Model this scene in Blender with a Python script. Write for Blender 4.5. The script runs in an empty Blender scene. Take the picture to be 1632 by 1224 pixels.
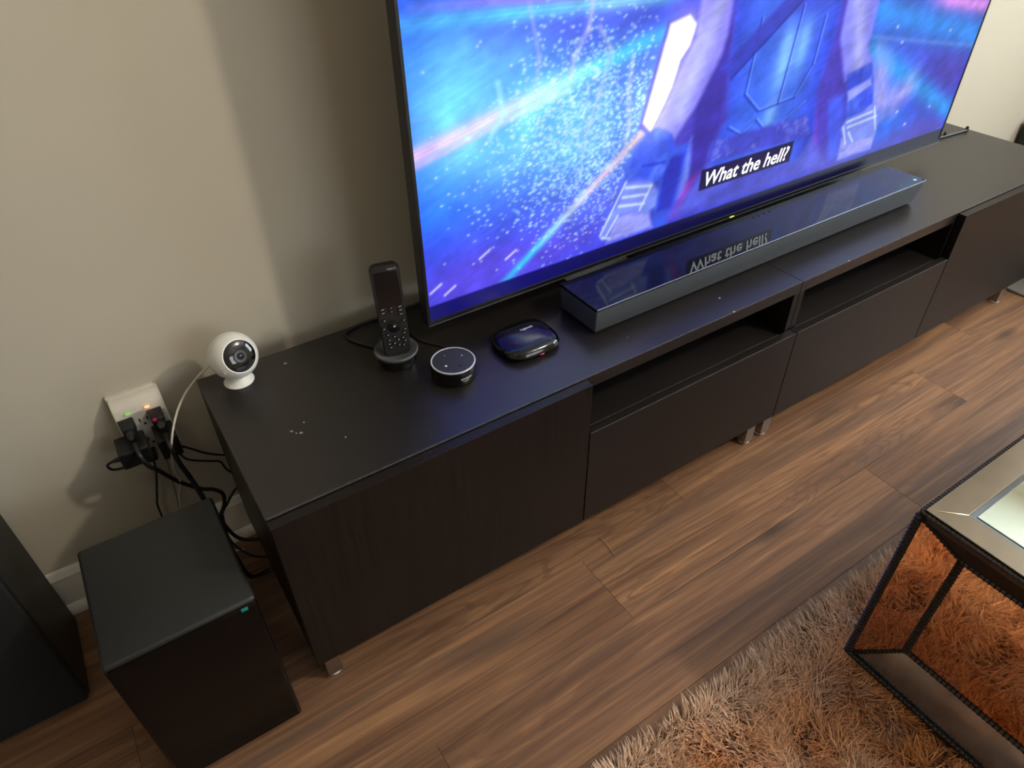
import bpy, bmesh, math, random
import numpy as np
from mathutils import Vector, Matrix

random.seed(7)
RNG = np.random.default_rng(11)
SC = bpy.context.scene
COL = SC.collection

# ------------------------------------------------------------------ camera
cam_data = bpy.data.cameras.new('camera')
cam_data.sensor_width = 36.0
cam_data.lens = 1117.6 / 1632 * 36.0
cam_data.clip_start = 0.02
cam = bpy.data.objects.new('camera', cam_data)
COL.objects.link(cam)
cam.location = (-0.0572, -1.1708, 1.2834)
cam.rotation_euler = (0.88865, 0.01345, -0.58152)
SC.camera = cam

# ------------------------------------------------------------------ world, exposure
world = bpy.data.worlds.new('World')
SC.world = world
world.use_nodes = True
world.node_tree.nodes['Background'].inputs[0].default_value = (0.62, 0.78, 1.0, 1)
world.node_tree.nodes['Background'].inputs[1].default_value = 1.0
vs = SC.view_settings
vs.view_transform = 'Standard'
vs.look = 'None'
vs.exposure = 0.0
vs.gamma = 1.0
vs.use_curve_mapping = False

# room extents
RX0, RX1, RY0, RY1, RZ = -2.3, 3.62, -4.2, 0.062, 2.5
WIN_R = (-0.55, -2.35, 0.85, 2.25)       # right wall window: y, y, z, z
WIN_FILL = (0.9, 2.9, 0.9, 2.2)            # unseen window added for fill, behind the viewer: x, x, z, z

def area_light(name, loc, rot, sx, sy, power, color):
    d = bpy.data.lights.new(name, 'AREA')
    d.shape = 'RECTANGLE'; d.size = sx; d.size_y = sy
    d.energy = power; d.color = color
    o = bpy.data.objects.new(name, d); COL.objects.link(o)
    o.location = loc; o.rotation_euler = rot
    return o
# daylight through the right window, fill light through the added one behind the viewer
area_light('window_and_fill_light', (RX1 + 0.05, (WIN_R[0] + WIN_R[1]) / 2, (WIN_R[2] + WIN_R[3]) / 2),
           (0, math.radians(90), 0), 1.36, 1.76, 80, (0.84, 0.94, 1.0))
area_light('window_and_fill_light', ((WIN_FILL[0] + WIN_FILL[1]) / 2, RY0 - 0.05, (WIN_FILL[2] + WIN_FILL[3]) / 2),
           (math.radians(90), 0, 0), 1.96, 1.26, 38, (0.92, 0.97, 1.0))

# ------------------------------------------------------------------ material helpers
MATS = {}
def S(r, g, b):
    f = lambda c: ((c / 255 + 0.055) / 1.055) ** 2.4 if c / 255 > 0.04045 else c / 255 / 12.92
    return (f(r), f(g), f(b), 1)

def mat(name, color=(0.5, 0.5, 0.5, 1), rough=0.5, metal=0.0, spec=0.5, emit=None, estr=0.0, coat=0.0, noise=0.0, nscale=40.0, bump=0.0, bscale=300.0):
    if name in MATS: return MATS[name]
    m = bpy.data.materials.new(name); m.use_nodes = True
    nt = m.node_tree; p = nt.nodes['Principled BSDF']
    p.inputs['Base Color'].default_value = color
    p.inputs['Roughness'].default_value = rough
    p.inputs['Metallic'].default_value = metal
    p.inputs['Specular IOR Level'].default_value = spec
    p.inputs['Coat Weight'].default_value = coat
    if emit:
        p.inputs['Emission Color'].default_value = emit
        p.inputs['Emission Strength'].default_value = estr
    tc = nt.nodes.new('ShaderNodeTexCoord')
    if noise > 0:
        n = nt.nodes.new('ShaderNodeTexNoise'); n.inputs['Scale'].default_value = nscale; n.inputs['Detail'].default_value = 5
        nt.links.new(tc.outputs['Object'], n.inputs['Vector'])
        mx = nt.nodes.new('ShaderNodeMix'); mx.data_type = 'RGBA'; mx.blend_type = 'MULTIPLY'
        mx.inputs[0].default_value = 1.0
        mx.inputs[6].default_value = color
        cr = nt.nodes.new('ShaderNodeValToRGB')
        cr.color_ramp.elements[0].color = (1 - noise,) * 3 + (1,); cr.color_ramp.elements[0].position = 0.3
        cr.color_ramp.elements[1].color = (1 + noise,) * 3 + (1,); cr.color_ramp.elements[1].position = 0.7
        nt.links.new(n.outputs['Fac'], cr.inputs[0])
        nt.links.new(cr.outputs[0], mx.inputs[7])
        nt.links.new(mx.outputs[2], p.inputs['Base Color'])
    if bump > 0:
        n = nt.nodes.new('ShaderNodeTexNoise'); n.inputs['Scale'].default_value = bscale; n.inputs['Detail'].default_value = 3
        nt.links.new(tc.outputs['Object'], n.inputs['Vector'])
        b = nt.nodes.new('ShaderNodeBump'); b.inputs['Strength'].default_value = bump; b.inputs['Distance'].default_value = 0.002
        nt.links.new(n.outputs['Fac'], b.inputs['Height'])
        nt.links.new(b.outputs[0], p.inputs['Normal'])
    MATS[name] = m
    return m

def bench_material(name, axis, spec=0.75, lo=(17, 14, 14), hi=(27, 23, 22)):
    """black-brown stained veneer, fine grain along the given axis, a little dust"""
    m = mat(name, S(30, 26, 25), 0.36, spec=spec)
    nt = m.node_tree; p = nt.nodes['Principled BSDF']
    tc = nt.nodes.new('ShaderNodeTexCoord')
    mp = nt.nodes.new('ShaderNodeMapping')
    sc = [260.0, 260.0, 260.0]; sc[axis] = 6.0
    mp.inputs['Scale'].default_value = sc
    nt.links.new(tc.outputs['Object'], mp.inputs['Vector'])
    n = nt.nodes.new('ShaderNodeTexNoise'); n.inputs['Scale'].default_value = 1.0; n.inputs['Detail'].default_value = 4
    nt.links.new(mp.outputs[0], n.inputs['Vector'])
    cr = nt.nodes.new('ShaderNodeValToRGB')
    cr.color_ramp.elements[0].color = S(*lo); cr.color_ramp.elements[0].position = 0.3
    cr.color_ramp.elements[1].color = S(*hi); cr.color_ramp.elements[1].position = 0.72
    nt.links.new(n.outputs['Fac'], cr.inputs[0])
    # dust: large soft noise times fine speckle
    d1 = nt.nodes.new('ShaderNodeTexNoise'); d1.inputs['Scale'].default_value = 5.0
    d2 = nt.nodes.new('ShaderNodeTexNoise'); d2.inputs['Scale'].default_value = 240.0; d2.inputs['Detail'].default_value = 6
    nt.links.new(tc.outputs['Object'], d1.inputs['Vector']); nt.links.new(tc.outputs['Object'], d2.inputs['Vector'])
    r1 = nt.nodes.new('ShaderNodeMapRange'); r1.inputs[1].default_value = 0.55; r1.inputs[2].default_value = 0.72
    r2 = nt.nodes.new('ShaderNodeMapRange'); r2.inputs[1].default_value = 0.60; r2.inputs[2].default_value = 0.75; r2.inputs[4].default_value = 0.35
    nt.links.new(d1.outputs['Fac'], r1.inputs[0]); nt.links.new(d2.outputs['Fac'], r2.inputs[0])
    mu = nt.nodes.new('ShaderNodeMath'); mu.operation = 'MULTIPLY'
    nt.links.new(r1.outputs[0], mu.inputs[0]); nt.links.new(r2.outputs[0], mu.inputs[1])
    mx = nt.nodes.new('ShaderNodeMix'); mx.data_type = 'RGBA'
    mx.inputs[7].default_value = S(120, 114, 106)
    nt.links.new(mu.outputs[0], mx.inputs[0]); nt.links.new(cr.outputs[0], mx.inputs[6])
    nt.links.new(mx.outputs[2], p.inputs['Base Color'])
    b = nt.nodes.new('ShaderNodeBump'); b.inputs['Strength'].default_value = 0.12; b.inputs['Distance'].default_value = 0.001
    nt.links.new(n.outputs['Fac'], b.inputs['Height']); nt.links.new(b.outputs[0], p.inputs['Normal'])
    return m

def plank_material():
    m = mat('oak_plank', S(120, 90, 64), 0.45, spec=0.3)
    nt = m.node_tree; p = nt.nodes['Principled BSDF']
    L = nt.links
    tc = nt.nodes.new('ShaderNodeTexCoord'); oi = nt.nodes.new('ShaderNodeObjectInfo')
    off = nt.nodes.new('ShaderNodeVectorMath'); off.operation = 'SCALE'; off.inputs[0].default_value = (37.0, 61.0, 13.0)
    L.new(oi.outputs['Random'], off.inputs['Scale'])
    add = nt.nodes.new('ShaderNodeVectorMath'); add.operation = 'ADD'
    L.new(tc.outputs['Object'], add.inputs[0]); L.new(off.outputs[0], add.inputs[1])
    def noise(scale, vec, detail=4, dist=0.0):
        mp = nt.nodes.new('ShaderNodeMapping'); mp.inputs['Scale'].default_value = vec
        L.new(add.outputs[0], mp.inputs['Vector'])
        n = nt.nodes.new('ShaderNodeTexNoise'); n.inputs['Scale'].default_value = scale
        n.inputs['Detail'].default_value = detail; n.inputs['Distortion'].default_value = dist
        L.new(mp.outputs[0], n.inputs['Vector'])
        return n
    big = noise(1.0, (0.9, 9.0, 1.0), 3, 1.6)          # broad cathedral figure
    mid = noise(1.0, (1.6, 42.0, 1.0), 5, 1.4)
    fine = noise(1.0, (5.0, 420.0, 1.0), 3)
    cr = nt.nodes.new('ShaderNodeValToRGB')
    e = cr.color_ramp.elements
    e[0].position = 0.30; e[0].color = S(80, 56, 43)
    e[1].position = 0.70; e[1].color = S(154, 115, 82)
    k = e.new(0.5); k.color = S(121, 89, 65)
    mixv = nt.nodes.new('ShaderNodeMath'); mixv.operation = 'MULTIPLY_ADD'; mixv.inputs[1].default_value = 0.6
    L.new(mid.outputs['Fac'], mixv.inputs[0])
    half = nt.nodes.new('ShaderNodeMath'); half.operation = 'MULTIPLY'; half.inputs[1].default_value = 0.4
    L.new(big.outputs['Fac'], half.inputs[0]); L.new(half.outputs[0], mixv.inputs[2])
    L.new(mixv.outputs[0], cr.inputs[0])
    # grey-brown smoky areas
    smoke = noise(1.0, (1.3, 11.0, 1.0), 3, 0.8)
    rs = nt.nodes.new('ShaderNodeMapRange'); rs.inputs[1].default_value = 0.54; rs.inputs[2].default_value = 0.72; rs.inputs[4].default_value = 0.75
    L.new(smoke.outputs['Fac'], rs.inputs[0])
    mx = nt.nodes.new('ShaderNodeMix'); mx.data_type = 'RGBA'; mx.inputs[7].default_value = S(84, 68, 58)
    L.new(rs.outputs[0], mx.inputs[0]); L.new(cr.outputs[0], mx.inputs[6])
    # cathedral figure: contour lines of the broad noise
    ph = nt.nodes.new('ShaderNodeMath'); ph.operation = 'MULTIPLY'; ph.inputs[1].default_value = 95.0
    L.new(big.outputs['Fac'], ph.inputs[0])
    sn = nt.nodes.new('ShaderNodeMath'); sn.operation = 'SINE'; L.new(ph.outputs[0], sn.inputs[0])
    rl = nt.nodes.new('ShaderNodeMapRange'); rl.inputs[1].default_value = 0.1; rl.inputs[2].default_value = 1.0; rl.inputs[4].default_value = 1.0
    L.new(sn.outputs[0], rl.inputs[0])
    msk = noise(1.0, (1.1, 6.0, 1.0), 2, 0.4)
    rm = nt.nodes.new('ShaderNodeMapRange'); rm.inputs[1].default_value = 0.42; rm.inputs[2].default_value = 0.62; rm.inputs[4].default_value = 0.5
    L.new(msk.outputs['Fac'], rm.inputs[0])
    ml = nt.nodes.new('ShaderNodeMath'); ml.operation = 'MULTIPLY'; L.new(rl.outputs[0], ml.inputs[0]); L.new(rm.outputs[0], ml.inputs[1])
    mc = nt.nodes.new('ShaderNodeMix'); mc.data_type = 'RGBA'; mc.inputs[7].default_value = S(86, 62, 46)
    L.new(ml.outputs[0], mc.inputs[0]); L.new(mx.outputs[2], mc.inputs[6])
    mx = mc
    # knots
    mpk = nt.nodes.new('ShaderNodeMapping'); mpk.inputs['Scale'].default_value = (2.2, 7.0, 1.0)
    L.new(add.outputs[0], mpk.inputs['Vector'])
    vo = nt.nodes.new('ShaderNodeTexVoronoi'); vo.inputs['Scale'].default_value = 1.0
    L.new(mpk.outputs[0], vo.inputs['Vector'])
    rk = nt.nodes.new('ShaderNodeMapRange'); rk.inputs[1].default_value = 0.03; rk.inputs[2].default_value = 0.16; rk.inputs[3].default_value = 0.75; rk.inputs[4].default_value = 0.0
    L.new(vo.outputs['Distance'], rk.inputs[0])
    mk = nt.nodes.new('ShaderNodeMix'); mk.data_type = 'RGBA'; mk.inputs[7].default_value = S(58, 46, 40)
    L.new(rk.outputs[0], mk.inputs[0]); L.new(mx.outputs[2], mk.inputs[6])
    # fine pores and per-plank tone
    rf = nt.nodes.new('ShaderNodeMapRange'); rf.inputs[1].default_value = 0.3; rf.inputs[2].default_value = 0.7; rf.inputs[3].default_value = 0.80; rf.inputs[4].default_value = 1.12
    L.new(fine.outputs['Fac'], rf.inputs[0])
    rt = nt.nodes.new('ShaderNodeMapRange'); rt.inputs[3].default_value = 0.86; rt.inputs[4].default_value = 1.12
    L.new(oi.outputs['Random'], rt.inputs[0])
    t = nt.nodes.new('ShaderNodeMath'); t.operation = 'MULTIPLY'
    L.new(rf.outputs[0], t.inputs[0]); L.new(rt.outputs[0], t.inputs[1])
    sc = nt.nodes.new('ShaderNodeVectorMath'); sc.operation = 'SCALE'
    L.new(mk.outputs[2], sc.inputs[0]); L.new(t.outputs[0], sc.inputs['Scale'])
    L.new(sc.outputs[0], p.inputs['Base Color'])
    b = nt.nodes.new('ShaderNodeBump'); b.inputs['Strength'].default_value = 0.15; b.inputs['Distance'].default_value = 0.001
    L.new(fine.outputs['Fac'], b.inputs['Height']); L.new(b.outputs[0], p.inputs['Normal'])
    return m

def attr_material(name, rough=0.8, emission=0.0, spec=0.3):
    m = bpy.data.materials.new(name); m.use_nodes = True
    nt = m.node_tree; p = nt.nodes['Principled BSDF']
    a = nt.nodes.new('ShaderNodeAttribute'); a.attribute_name = 'Col'
    p.inputs['Roughness'].default_value = rough
    p.inputs['Specular IOR Level'].default_value = spec
    if emission > 0:
        p.inputs['Base Color'].default_value = (0.004, 0.004, 0.005, 1)
        nt.links.new(a.outputs['Color'], p.inputs['Emission Color'])
        p.inputs['Emission Strength'].default_value = emission
    else:
        nt.links.new(a.outputs['Color'], p.inputs['Base Color'])
    return m

M_WALL = mat('wall_paint', S(187, 181, 165), 0.75, spec=0.25, bump=0.05, bscale=500)
M_CEIL = mat('ceiling_paint', S(232, 230, 224), 0.85, bump=0.05)
M_TRIM = mat('white_trim', S(226, 222, 212), 0.4, noise=0.03)
M_SUB = mat('subfloor', S(30, 24, 20), 0.9, noise=0.1)
M_PLANK = plank_material()
M_BENCH = bench_material('bench_veneer', 0)
M_BENCHV = bench_material('bench_veneer_upright', 2, 0.24, (18, 14, 13), (29, 24, 22))
M_BENCHH = bench_material('bench_veneer_front', 0, 0.28, (20, 16, 16), (31, 27, 26))
M_EDGE = mat('worn_edge', S(66, 62, 62), 0.45, noise=0.3, nscale=120)
M_CHIP = mat('bare_chipboard', S(150, 138, 126), 0.8, noise=0.2)
M_STEEL = mat('brushed_steel', S(176, 172, 168), 0.3, metal=1.0, noise=0.08, nscale=200)
M_GLIDE = mat('white_glide', S(216, 214, 210), 0.5, noise=0.03)
M_BLACK = mat('matte_black_plastic', S(15, 15, 17), 0.45, noise=0.08)
M_GLOSS = mat('gloss_black_plastic', S(10, 10, 12), 0.08, spec=0.5, noise=0.05)
M_RUB = mat('black_rubber', S(16, 16, 17), 0.55, noise=0.08)
M_TVB = mat('tv_bezel', S(13, 13, 16), 0.35, noise=0.06)
M_TVE = mat('tv_bezel_edge', S(96, 96, 104), 0.3, metal=0.6, noise=0.06)
M_GREY = mat('grey_metal_plate', S(205, 205, 208), 0.4, metal=0.0, noise=0.06)
M_FAB = mat('speaker_cloth', S(54, 59, 65), 0.9, noise=0.25, nscale=900, bump=0.4, bscale=1400)
M_WHITE = mat('white_plastic', S(226, 226, 222), 0.35, noise=0.03)
M_OFFW = mat('off_white_plastic', S(206, 202, 190), 0.35, noise=0.04)
M_PGREY = mat('pale_grey_plastic', S(170, 168, 160), 0.45, noise=0.04)
M_SLOT = mat('slot_black', S(14, 13, 12), 0.7, noise=0.05)
M_LENS = mat('lens_glass', S(8, 10, 14), 0.03, spec=0.7, noise=0.05)
M_LENSR = mat('lens_ring', S(44, 48, 54), 0.3, noise=0.05)
M_DOCK = mat('dock_grey', S(74, 76, 78), 0.5, noise=0.06)
M_PRINT = mat('print_white', S(214, 214, 216), 0.5, noise=0.03)
M_PRINTD = mat('print_grey', S(140, 142, 146), 0.5, noise=0.03)
M_RING = mat('light_ring', S(176, 178, 182), 0.3, noise=0.03)
M_ECHO = mat('smart_speaker_top', S(38, 40, 42), 0.55, noise=0.1, nscale=300)
M_WCABLE = mat('white_cable', S(206, 202, 190), 0.45, noise=0.04)
M_BCABLE = mat('beige_cable', S(132, 126, 112), 0.5, noise=0.05)
M_SUBTOP = mat('subwoofer_satin', S(24, 26, 26), 0.5, noise=0.12, nscale=60)
M_TOWER = mat('tower_black_vinyl', S(20, 20, 17), 0.5, noise=0.12, nscale=90)
M_GRILLE = mat('tower_grille_cloth', S(9, 9, 12), 0.95, noise=0.2, nscale=800)
M_TEAL = mat('teal_sticker', S(22, 130, 118), 0.4, noise=0.04)
M_REDLED = mat('red_led', (0.4, 0.01, 0.05, 1), 0.4, emit=(0.8, 0.01, 0.12, 1), estr=0.42, noise=0.02)
M_PINKLED = mat('plug_pilot_lamp', S(90, 10, 30), 0.4, emit=(0.9, 0.02, 0.12, 1), estr=0.25, noise=0.02)
M_ORLED = mat('orange_led', (1, 0.3, 0.1, 1), 0.4, emit=(1.0, 0.32, 0.14, 1), estr=2.2, noise=0.02)
M_GRLED = mat('green_led', S(120, 190, 90), 0.4, emit=(0.3, 0.8, 0.16, 1), estr=0.5, noise=0.02)
M_YLED = mat('display_led', S(190, 200, 60), 0.4, emit=(0.7, 0.8, 0.12, 1), estr=0.9, noise=0.02)
M_BRONZE = mat('bronze_mirror', S(226, 188, 152), 0.03, metal=1.0, noise=0.05, nscale=12)
M_MIRROR = mat('antique_mirror', S(216, 226, 212), 0.06, metal=1.0, noise=0.05, nscale=9)
M_BORDER = mat('champagne_mirror', S(134, 122, 106), 0.22, metal=1.0, noise=0.06, nscale=20)
M_SMOKE = mat('smoked_mirror', S(128, 136, 142), 0.1, metal=0.9, noise=0.15, nscale=10)
M_BEAD = mat('dark_bead_wood', S(34, 28, 25), 0.4, noise=0.2, nscale=150)
M_BACKING = mat('rug_backing', S(110, 84, 62), 0.95, noise=0.25, nscale=80)
M_LAMP = mat('lamp_globe', (1, 0.9, 0.75, 1), 0.4, emit=(1.0, 0.74, 0.46, 1), estr=18, noise=0.01)
M_GLASS = mat('window_glass', (1, 1, 1, 1), 0.0)
M_GLASS.node_tree.nodes['Principled BSDF'].inputs['Transmission Weight'].default_value = 1.0
M_MAT = mat('grey_mat', S(92, 88, 86), 0.95, noise=0.2, nscale=200, bump=0.4, bscale=500)
M_POUF = mat('grey_boucle', S(150, 146, 140), 0.95, noise=0.25, nscale=140, bump=0.6, bscale=220)
M_STRAW = mat('straw_fibre', S(150, 116, 70), 0.8, noise=0.1)

# ------------------------------------------------------------------ mesh helpers
class MB:
    def __init__(s): s.v = []; s.f = []
    def add(s, v, f):
        o = len(s.v); s.v += [tuple(p) for p in v]; s.f += [tuple(i + o for i in q) for q in f]; return s
    def box(s, x0, x1, y0, y1, z0, z1, mtx=None):
        v = [(x0, y0, z0), (x1, y0, z0), (x1, y1, z0), (x0, y1, z0), (x0, y0, z1), (x1, y0, z1), (x1, y1, z1), (x0, y1, z1)]
        if mtx is not None: v = [mtx @ Vector(p) for p in v]
        return s.add(v, [(3, 2, 1, 0), (4, 5, 6, 7), (0, 1, 5, 4), (1, 2, 6, 5), (2, 3, 7, 6), (3, 0, 4, 7)])
    def hexa(s, a, b):
        """two quads (bottom, top), both counter-clockwise seen from above"""
        return s.add(list(a) + list(b), [(3, 2, 1, 0), (4, 5, 6, 7), (0, 1, 5, 4), (1, 2, 6, 5), (2, 3, 7, 6), (3, 0, 4, 7)])
    def prism(s, poly, axis, a, b):
        """poly: 2D points in the two other axes, extruded along axis from a to b"""
        n = len(poly)
        def P(p, t):
            l = list(p); l.insert(axis, t); return tuple(l)
        v = [P(p, a) for p in poly] + [P(p, b) for p in poly]
        f = [tuple(range(n))[::-1], tuple(range(n, 2 * n))] + [(i, (i + 1) % n, n + (i + 1) % n, n + i) for i in range(n)]
        return s.add(v, f)
    def lathe(s, prof, seg=48, mtx=None, sx=1.0, sy=1.0):
        """prof: (r, z) from bottom to top"""
        v = []; f = []; n = len(prof)
        for r, z in prof:
            for k in range(seg):
                a = 2 * math.pi * k / seg
                p = Vector((max(r, 1e-5) * math.cos(a) * sx, max(r, 1e-5) * math.sin(a) * sy, z))
                v.append(mtx @ p if mtx is not None else p)
        for i in range(n - 1):
            for k in range(seg):
                k2 = (k + 1) % seg
                f.append((i * seg + k, i * seg + k2, (i + 1) * seg + k2, (i + 1) * seg + k))
        f.append(tuple(range(seg))[::-1]); f.append(tuple(range((n - 1) * seg, n * seg)))
        return s.add(v, f)
    def tube(s, pts, r, seg=8, sub=6):
        P = [Vector(p) for p in pts]
        if sub > 1 and len(P) > 2:
            Q = []
            for i in range(len(P) - 1):
                a = P[max(i - 1, 0)]; b = P[i]; c = P[i + 1]; d = P[min(i + 2, len(P) - 1)]
                for k in range(sub):
                    t = k / sub
                    Q.append(0.5 * ((2 * b) + (c - a) * t + (2 * a - 5 * b + 4 * c - d) * t * t + (3 * b - a - 3 * c + d) * t ** 3))
            Q.append(P[-1]); P = Q
        v = []; f = []; n = len(P)
        ref = Vector((0.3, 0.2, 1)).normalized()
        for i in range(n):
            t = (P[min(i + 1, n - 1)] - P[max(i - 1, 0)]).normalized()
            u = t.cross(ref)
            if u.length < 1e-3: u = t.cross(Vector((1, 0, 0)))
            u.normalize(); w = t.cross(u)
            for k in range(seg):
                a = 2 * math.pi * k / seg
                v.append(P[i] + (u * math.cos(a) + w * math.sin(a)) * r)
        for i in range(n - 1):
            for k in range(seg):
                k2 = (k + 1) % seg
                f.append((i * seg + k, i * seg + k2, (i + 1) * seg + k2, (i + 1) * seg + k))
        f.append(tuple(range(seg))[::-1]); f.append(tuple(range((n - 1) * seg, n * seg)))
        return s.add(v, f)
    def build(s, name, m, parent=None, bevel=0.0, bseg=2, smooth=True, recalc=True):
        me = bpy.data.meshes.new(name)
        me.from_pydata([tuple(p) for p in s.v], [], s.f)
        if bevel > 0 or recalc:
            bm = bmesh.new(); bm.from_mesh(me)
            if recalc: bmesh.ops.recalc_face_normals(bm, faces=bm.faces)
            if bevel > 0:
                es = [e for e in bm.edges if len(e.link_faces) == 2 and e.calc_face_angle(0) > 0.5]
                bmesh.ops.bevel(bm, geom=es, offset=bevel, segments=bseg, profile=0.5, affect='EDGES', clamp_overlap=True)
            bm.to_mesh(me); bm.free()
        return finish(name, me, m, parent, smooth, 22 if bevel > 0 else 38)

def finish(name, me, m, parent=None, smooth=True, ang=38):
    if smooth:
        me.polygons.foreach_set('use_smooth', [True] * len(me.polygons))
        me.set_sharp_from_angle(angle=math.radians(ang))
    me.materials.append(m)
    o = bpy.data.objects.new(name, me); COL.objects.link(o)
    if parent is not None:
        o.parent = parent
        o.matrix_parent_inverse = Matrix.Translation(-Vector(parent.location)) if parent.type == 'EMPTY' else Matrix.Identity(4)
    return o

def tag(o, label=None, cat=None, group=None, kind=None):
    if label: o['label'] = label
    if cat: o['category'] = cat
    if group: o['group'] = group
    if kind: o['kind'] = kind
    return o

def thing(name, loc, label, cat, group=None):
    o = bpy.data.objects.new(name, None); COL.objects.link(o)
    o.location = loc; o.empty_display_size = 0.05
    return tag(o, label, cat, group)

def box(name, m, parent, x0, x1, y0, y1, z0, z1, bevel=0.001, mtx=None):
    return MB().box(x0, x1, y0, y1, z0, z1, mtx).build(name, m, parent, bevel=bevel)

def copy_tree(o, parent=None, move=(0, 0, 0)):
    c = o.copy(); COL.objects.link(c)
    if parent is None: c.location = Vector(o.location) + Vector(move)
    else: c.parent = parent
    for ch in list(o.children): copy_tree(ch, c)
    return c

def text_mesh(body, size, mtx, name, m, parent, shear=0.0, offset=0.0, extrude=0.0, warp=None, width=None):
    cu = bpy.data.curves.new(name, 'FONT')
    cu.body = body; cu.size = size; cu.shear = shear; cu.offset = offset; cu.extrude = extrude
    cu.align_x = 'CENTER'; cu.align_y = 'CENTER'
    cu.resolution_u = 3
    t = bpy.data.objects.new(name, cu); COL.objects.link(t)
    dg = bpy.context.evaluated_depsgraph_get()
    me = bpy.data.meshes.new_from_object(t.evaluated_get(dg))
    bpy.data.objects.remove(t); bpy.data.curves.remove(cu)
    xs = [v.co.x for v in me.vertices]; ys = [v.co.y for v in me.vertices]
    k = (width / (max(xs) - min(xs))) if width else 1.0
    cx = (max(xs) + min(xs)) / 2; cy = (max(ys) + min(ys)) / 2
    for v in me.vertices:
        p = Vector(((v.co.x - cx) * k, (v.co.y - cy) * k, v.co.z))
        v.co = warp(p) if warp else mtx @ p
    me.materials.clear()
    return finish(name, me, m, parent, smooth=False)

def frame_matrix(o, x, y):
    """columns x, y, x cross y, at origin o"""
    x = Vector(x).normalized(); z = x.cross(Vector(y)).normalized(); y = z.cross(x)
    return Matrix.Translation(Vector(o)) @ Matrix((x, y, z)).transposed().to_4x4()

# ================================================================== the room
floor = MB().box(RX0, RX1, RY0, RY1, -0.06, -0.006).build('floor', M_SUB)
tag(floor, 'brown oak plank floor running along the wall', kind='structure')
PW, PL = 0.170, 1.218
cache = {}
def plank(x0, x1, y0, y1):
    key = (round(x1 - x0, 3), round(y1 - y0, 3))
    if key not in cache:
        w, h = key; g = 0.0002
        b = 0.0005
        mb = MB()
        mb.add([(g, g, -0.006), (w - g, g, -0.006), (w - g, h - g, -0.006), (g, h - g, -0.006),
                (g, g, -b), (w - g, g, -b), (w - g, h - g, -b), (g, h - g, -b),
                (g + b, g + b, 0), (w - g - b, g + b, 0), (w - g - b, h - g - b, 0), (g + b, h - g - b, 0)],
               [(0, 1, 5, 4), (1, 2, 6, 5), (2, 3, 7, 6), (3, 0, 4, 7), (4, 5, 9, 8), (5, 6, 10, 9), (6, 7, 11, 10), (7, 4, 8, 11), (8, 9, 10, 11)])
        me = bpy.data.meshes.new('plank'); me.from_pydata(mb.v, [], mb.f); me.materials.append(M_PLANK)
        cache[key] = me
    o = bpy.data.objects.new('plank', cache[key]); COL.objects.link(o)
    o.parent = floor; o.location = (x0, y0, 0)
offsets = {2: 0.896, 3: 0.583, 4: 0.126, 1: 0.33, 0: 0.71}
y_ref = -0.447 + 2 * PW + PW       # top edge of row 0
row = 0
yt = y_ref
while yt > RY0:
    yb = yt - PW
    xo = offsets.get(row, random.uniform(0, PL))
    a, b = max(yb, RY0), min(yt, RY1)
    x = xo - math.ceil((xo - RX0) / PL) * PL
    while x < RX1:
        x0, x1 = max(x, RX0), min(x + PL, RX1)
        if x1 - x0 > 0.02 and b - a > 0.01: plank(x0, x1, a, b)
        x += PL
    yt = yb; row += 1

wall_back = MB().box(RX0, RX1, RY1, RY1 + 0.1, -0.06, RZ).build('wall_back', M_WALL)
tag(wall_back, 'beige painted wall behind the television', kind='structure')
wall_left = MB().box(RX0 - 0.1, RX0, RY0, RY1 + 0.1, -0.06, RZ).build('wall_left', M_WALL)
tag(wall_left, 'beige painted side wall', kind='structure')
mb = MB()
y1, y0, z0, z1 = WIN_R
mb.box(RX1, RX1 + 0.1, RY0, y0, -0.06, RZ); mb.box(RX1, RX1 + 0.1, y1, RY1 + 0.1, -0.06, RZ)
mb.box(RX1, RX1 + 0.1, y0, y1, -0.06, z0); mb.box(RX1, RX1 + 0.1, y0, y1, z1, RZ)
tag(mb.build('wall_right', M_WALL), 'beige painted wall with a window', kind='structure')
mb = MB()
x0, x1, z0, z1 = WIN_FILL
mb.box(RX0, x0, RY0 - 0.1, RY0, -0.06, RZ); mb.box(x1, RX1, RY0 - 0.1, RY0, -0.06, RZ)
mb.box(x0, x1, RY0 - 0.1, RY0, -0.06, z0); mb.box(x0, x1, RY0 - 0.1, RY0, z1, RZ)
tag(mb.build('wall_front', M_WALL), 'beige painted wall opposite the television', kind='structure')
tag(MB().box(RX0, RX1, RY0, RY1, RZ, RZ + 0.1).build('ceiling', M_CEIL), 'white ceiling', kind='structure')

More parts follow.
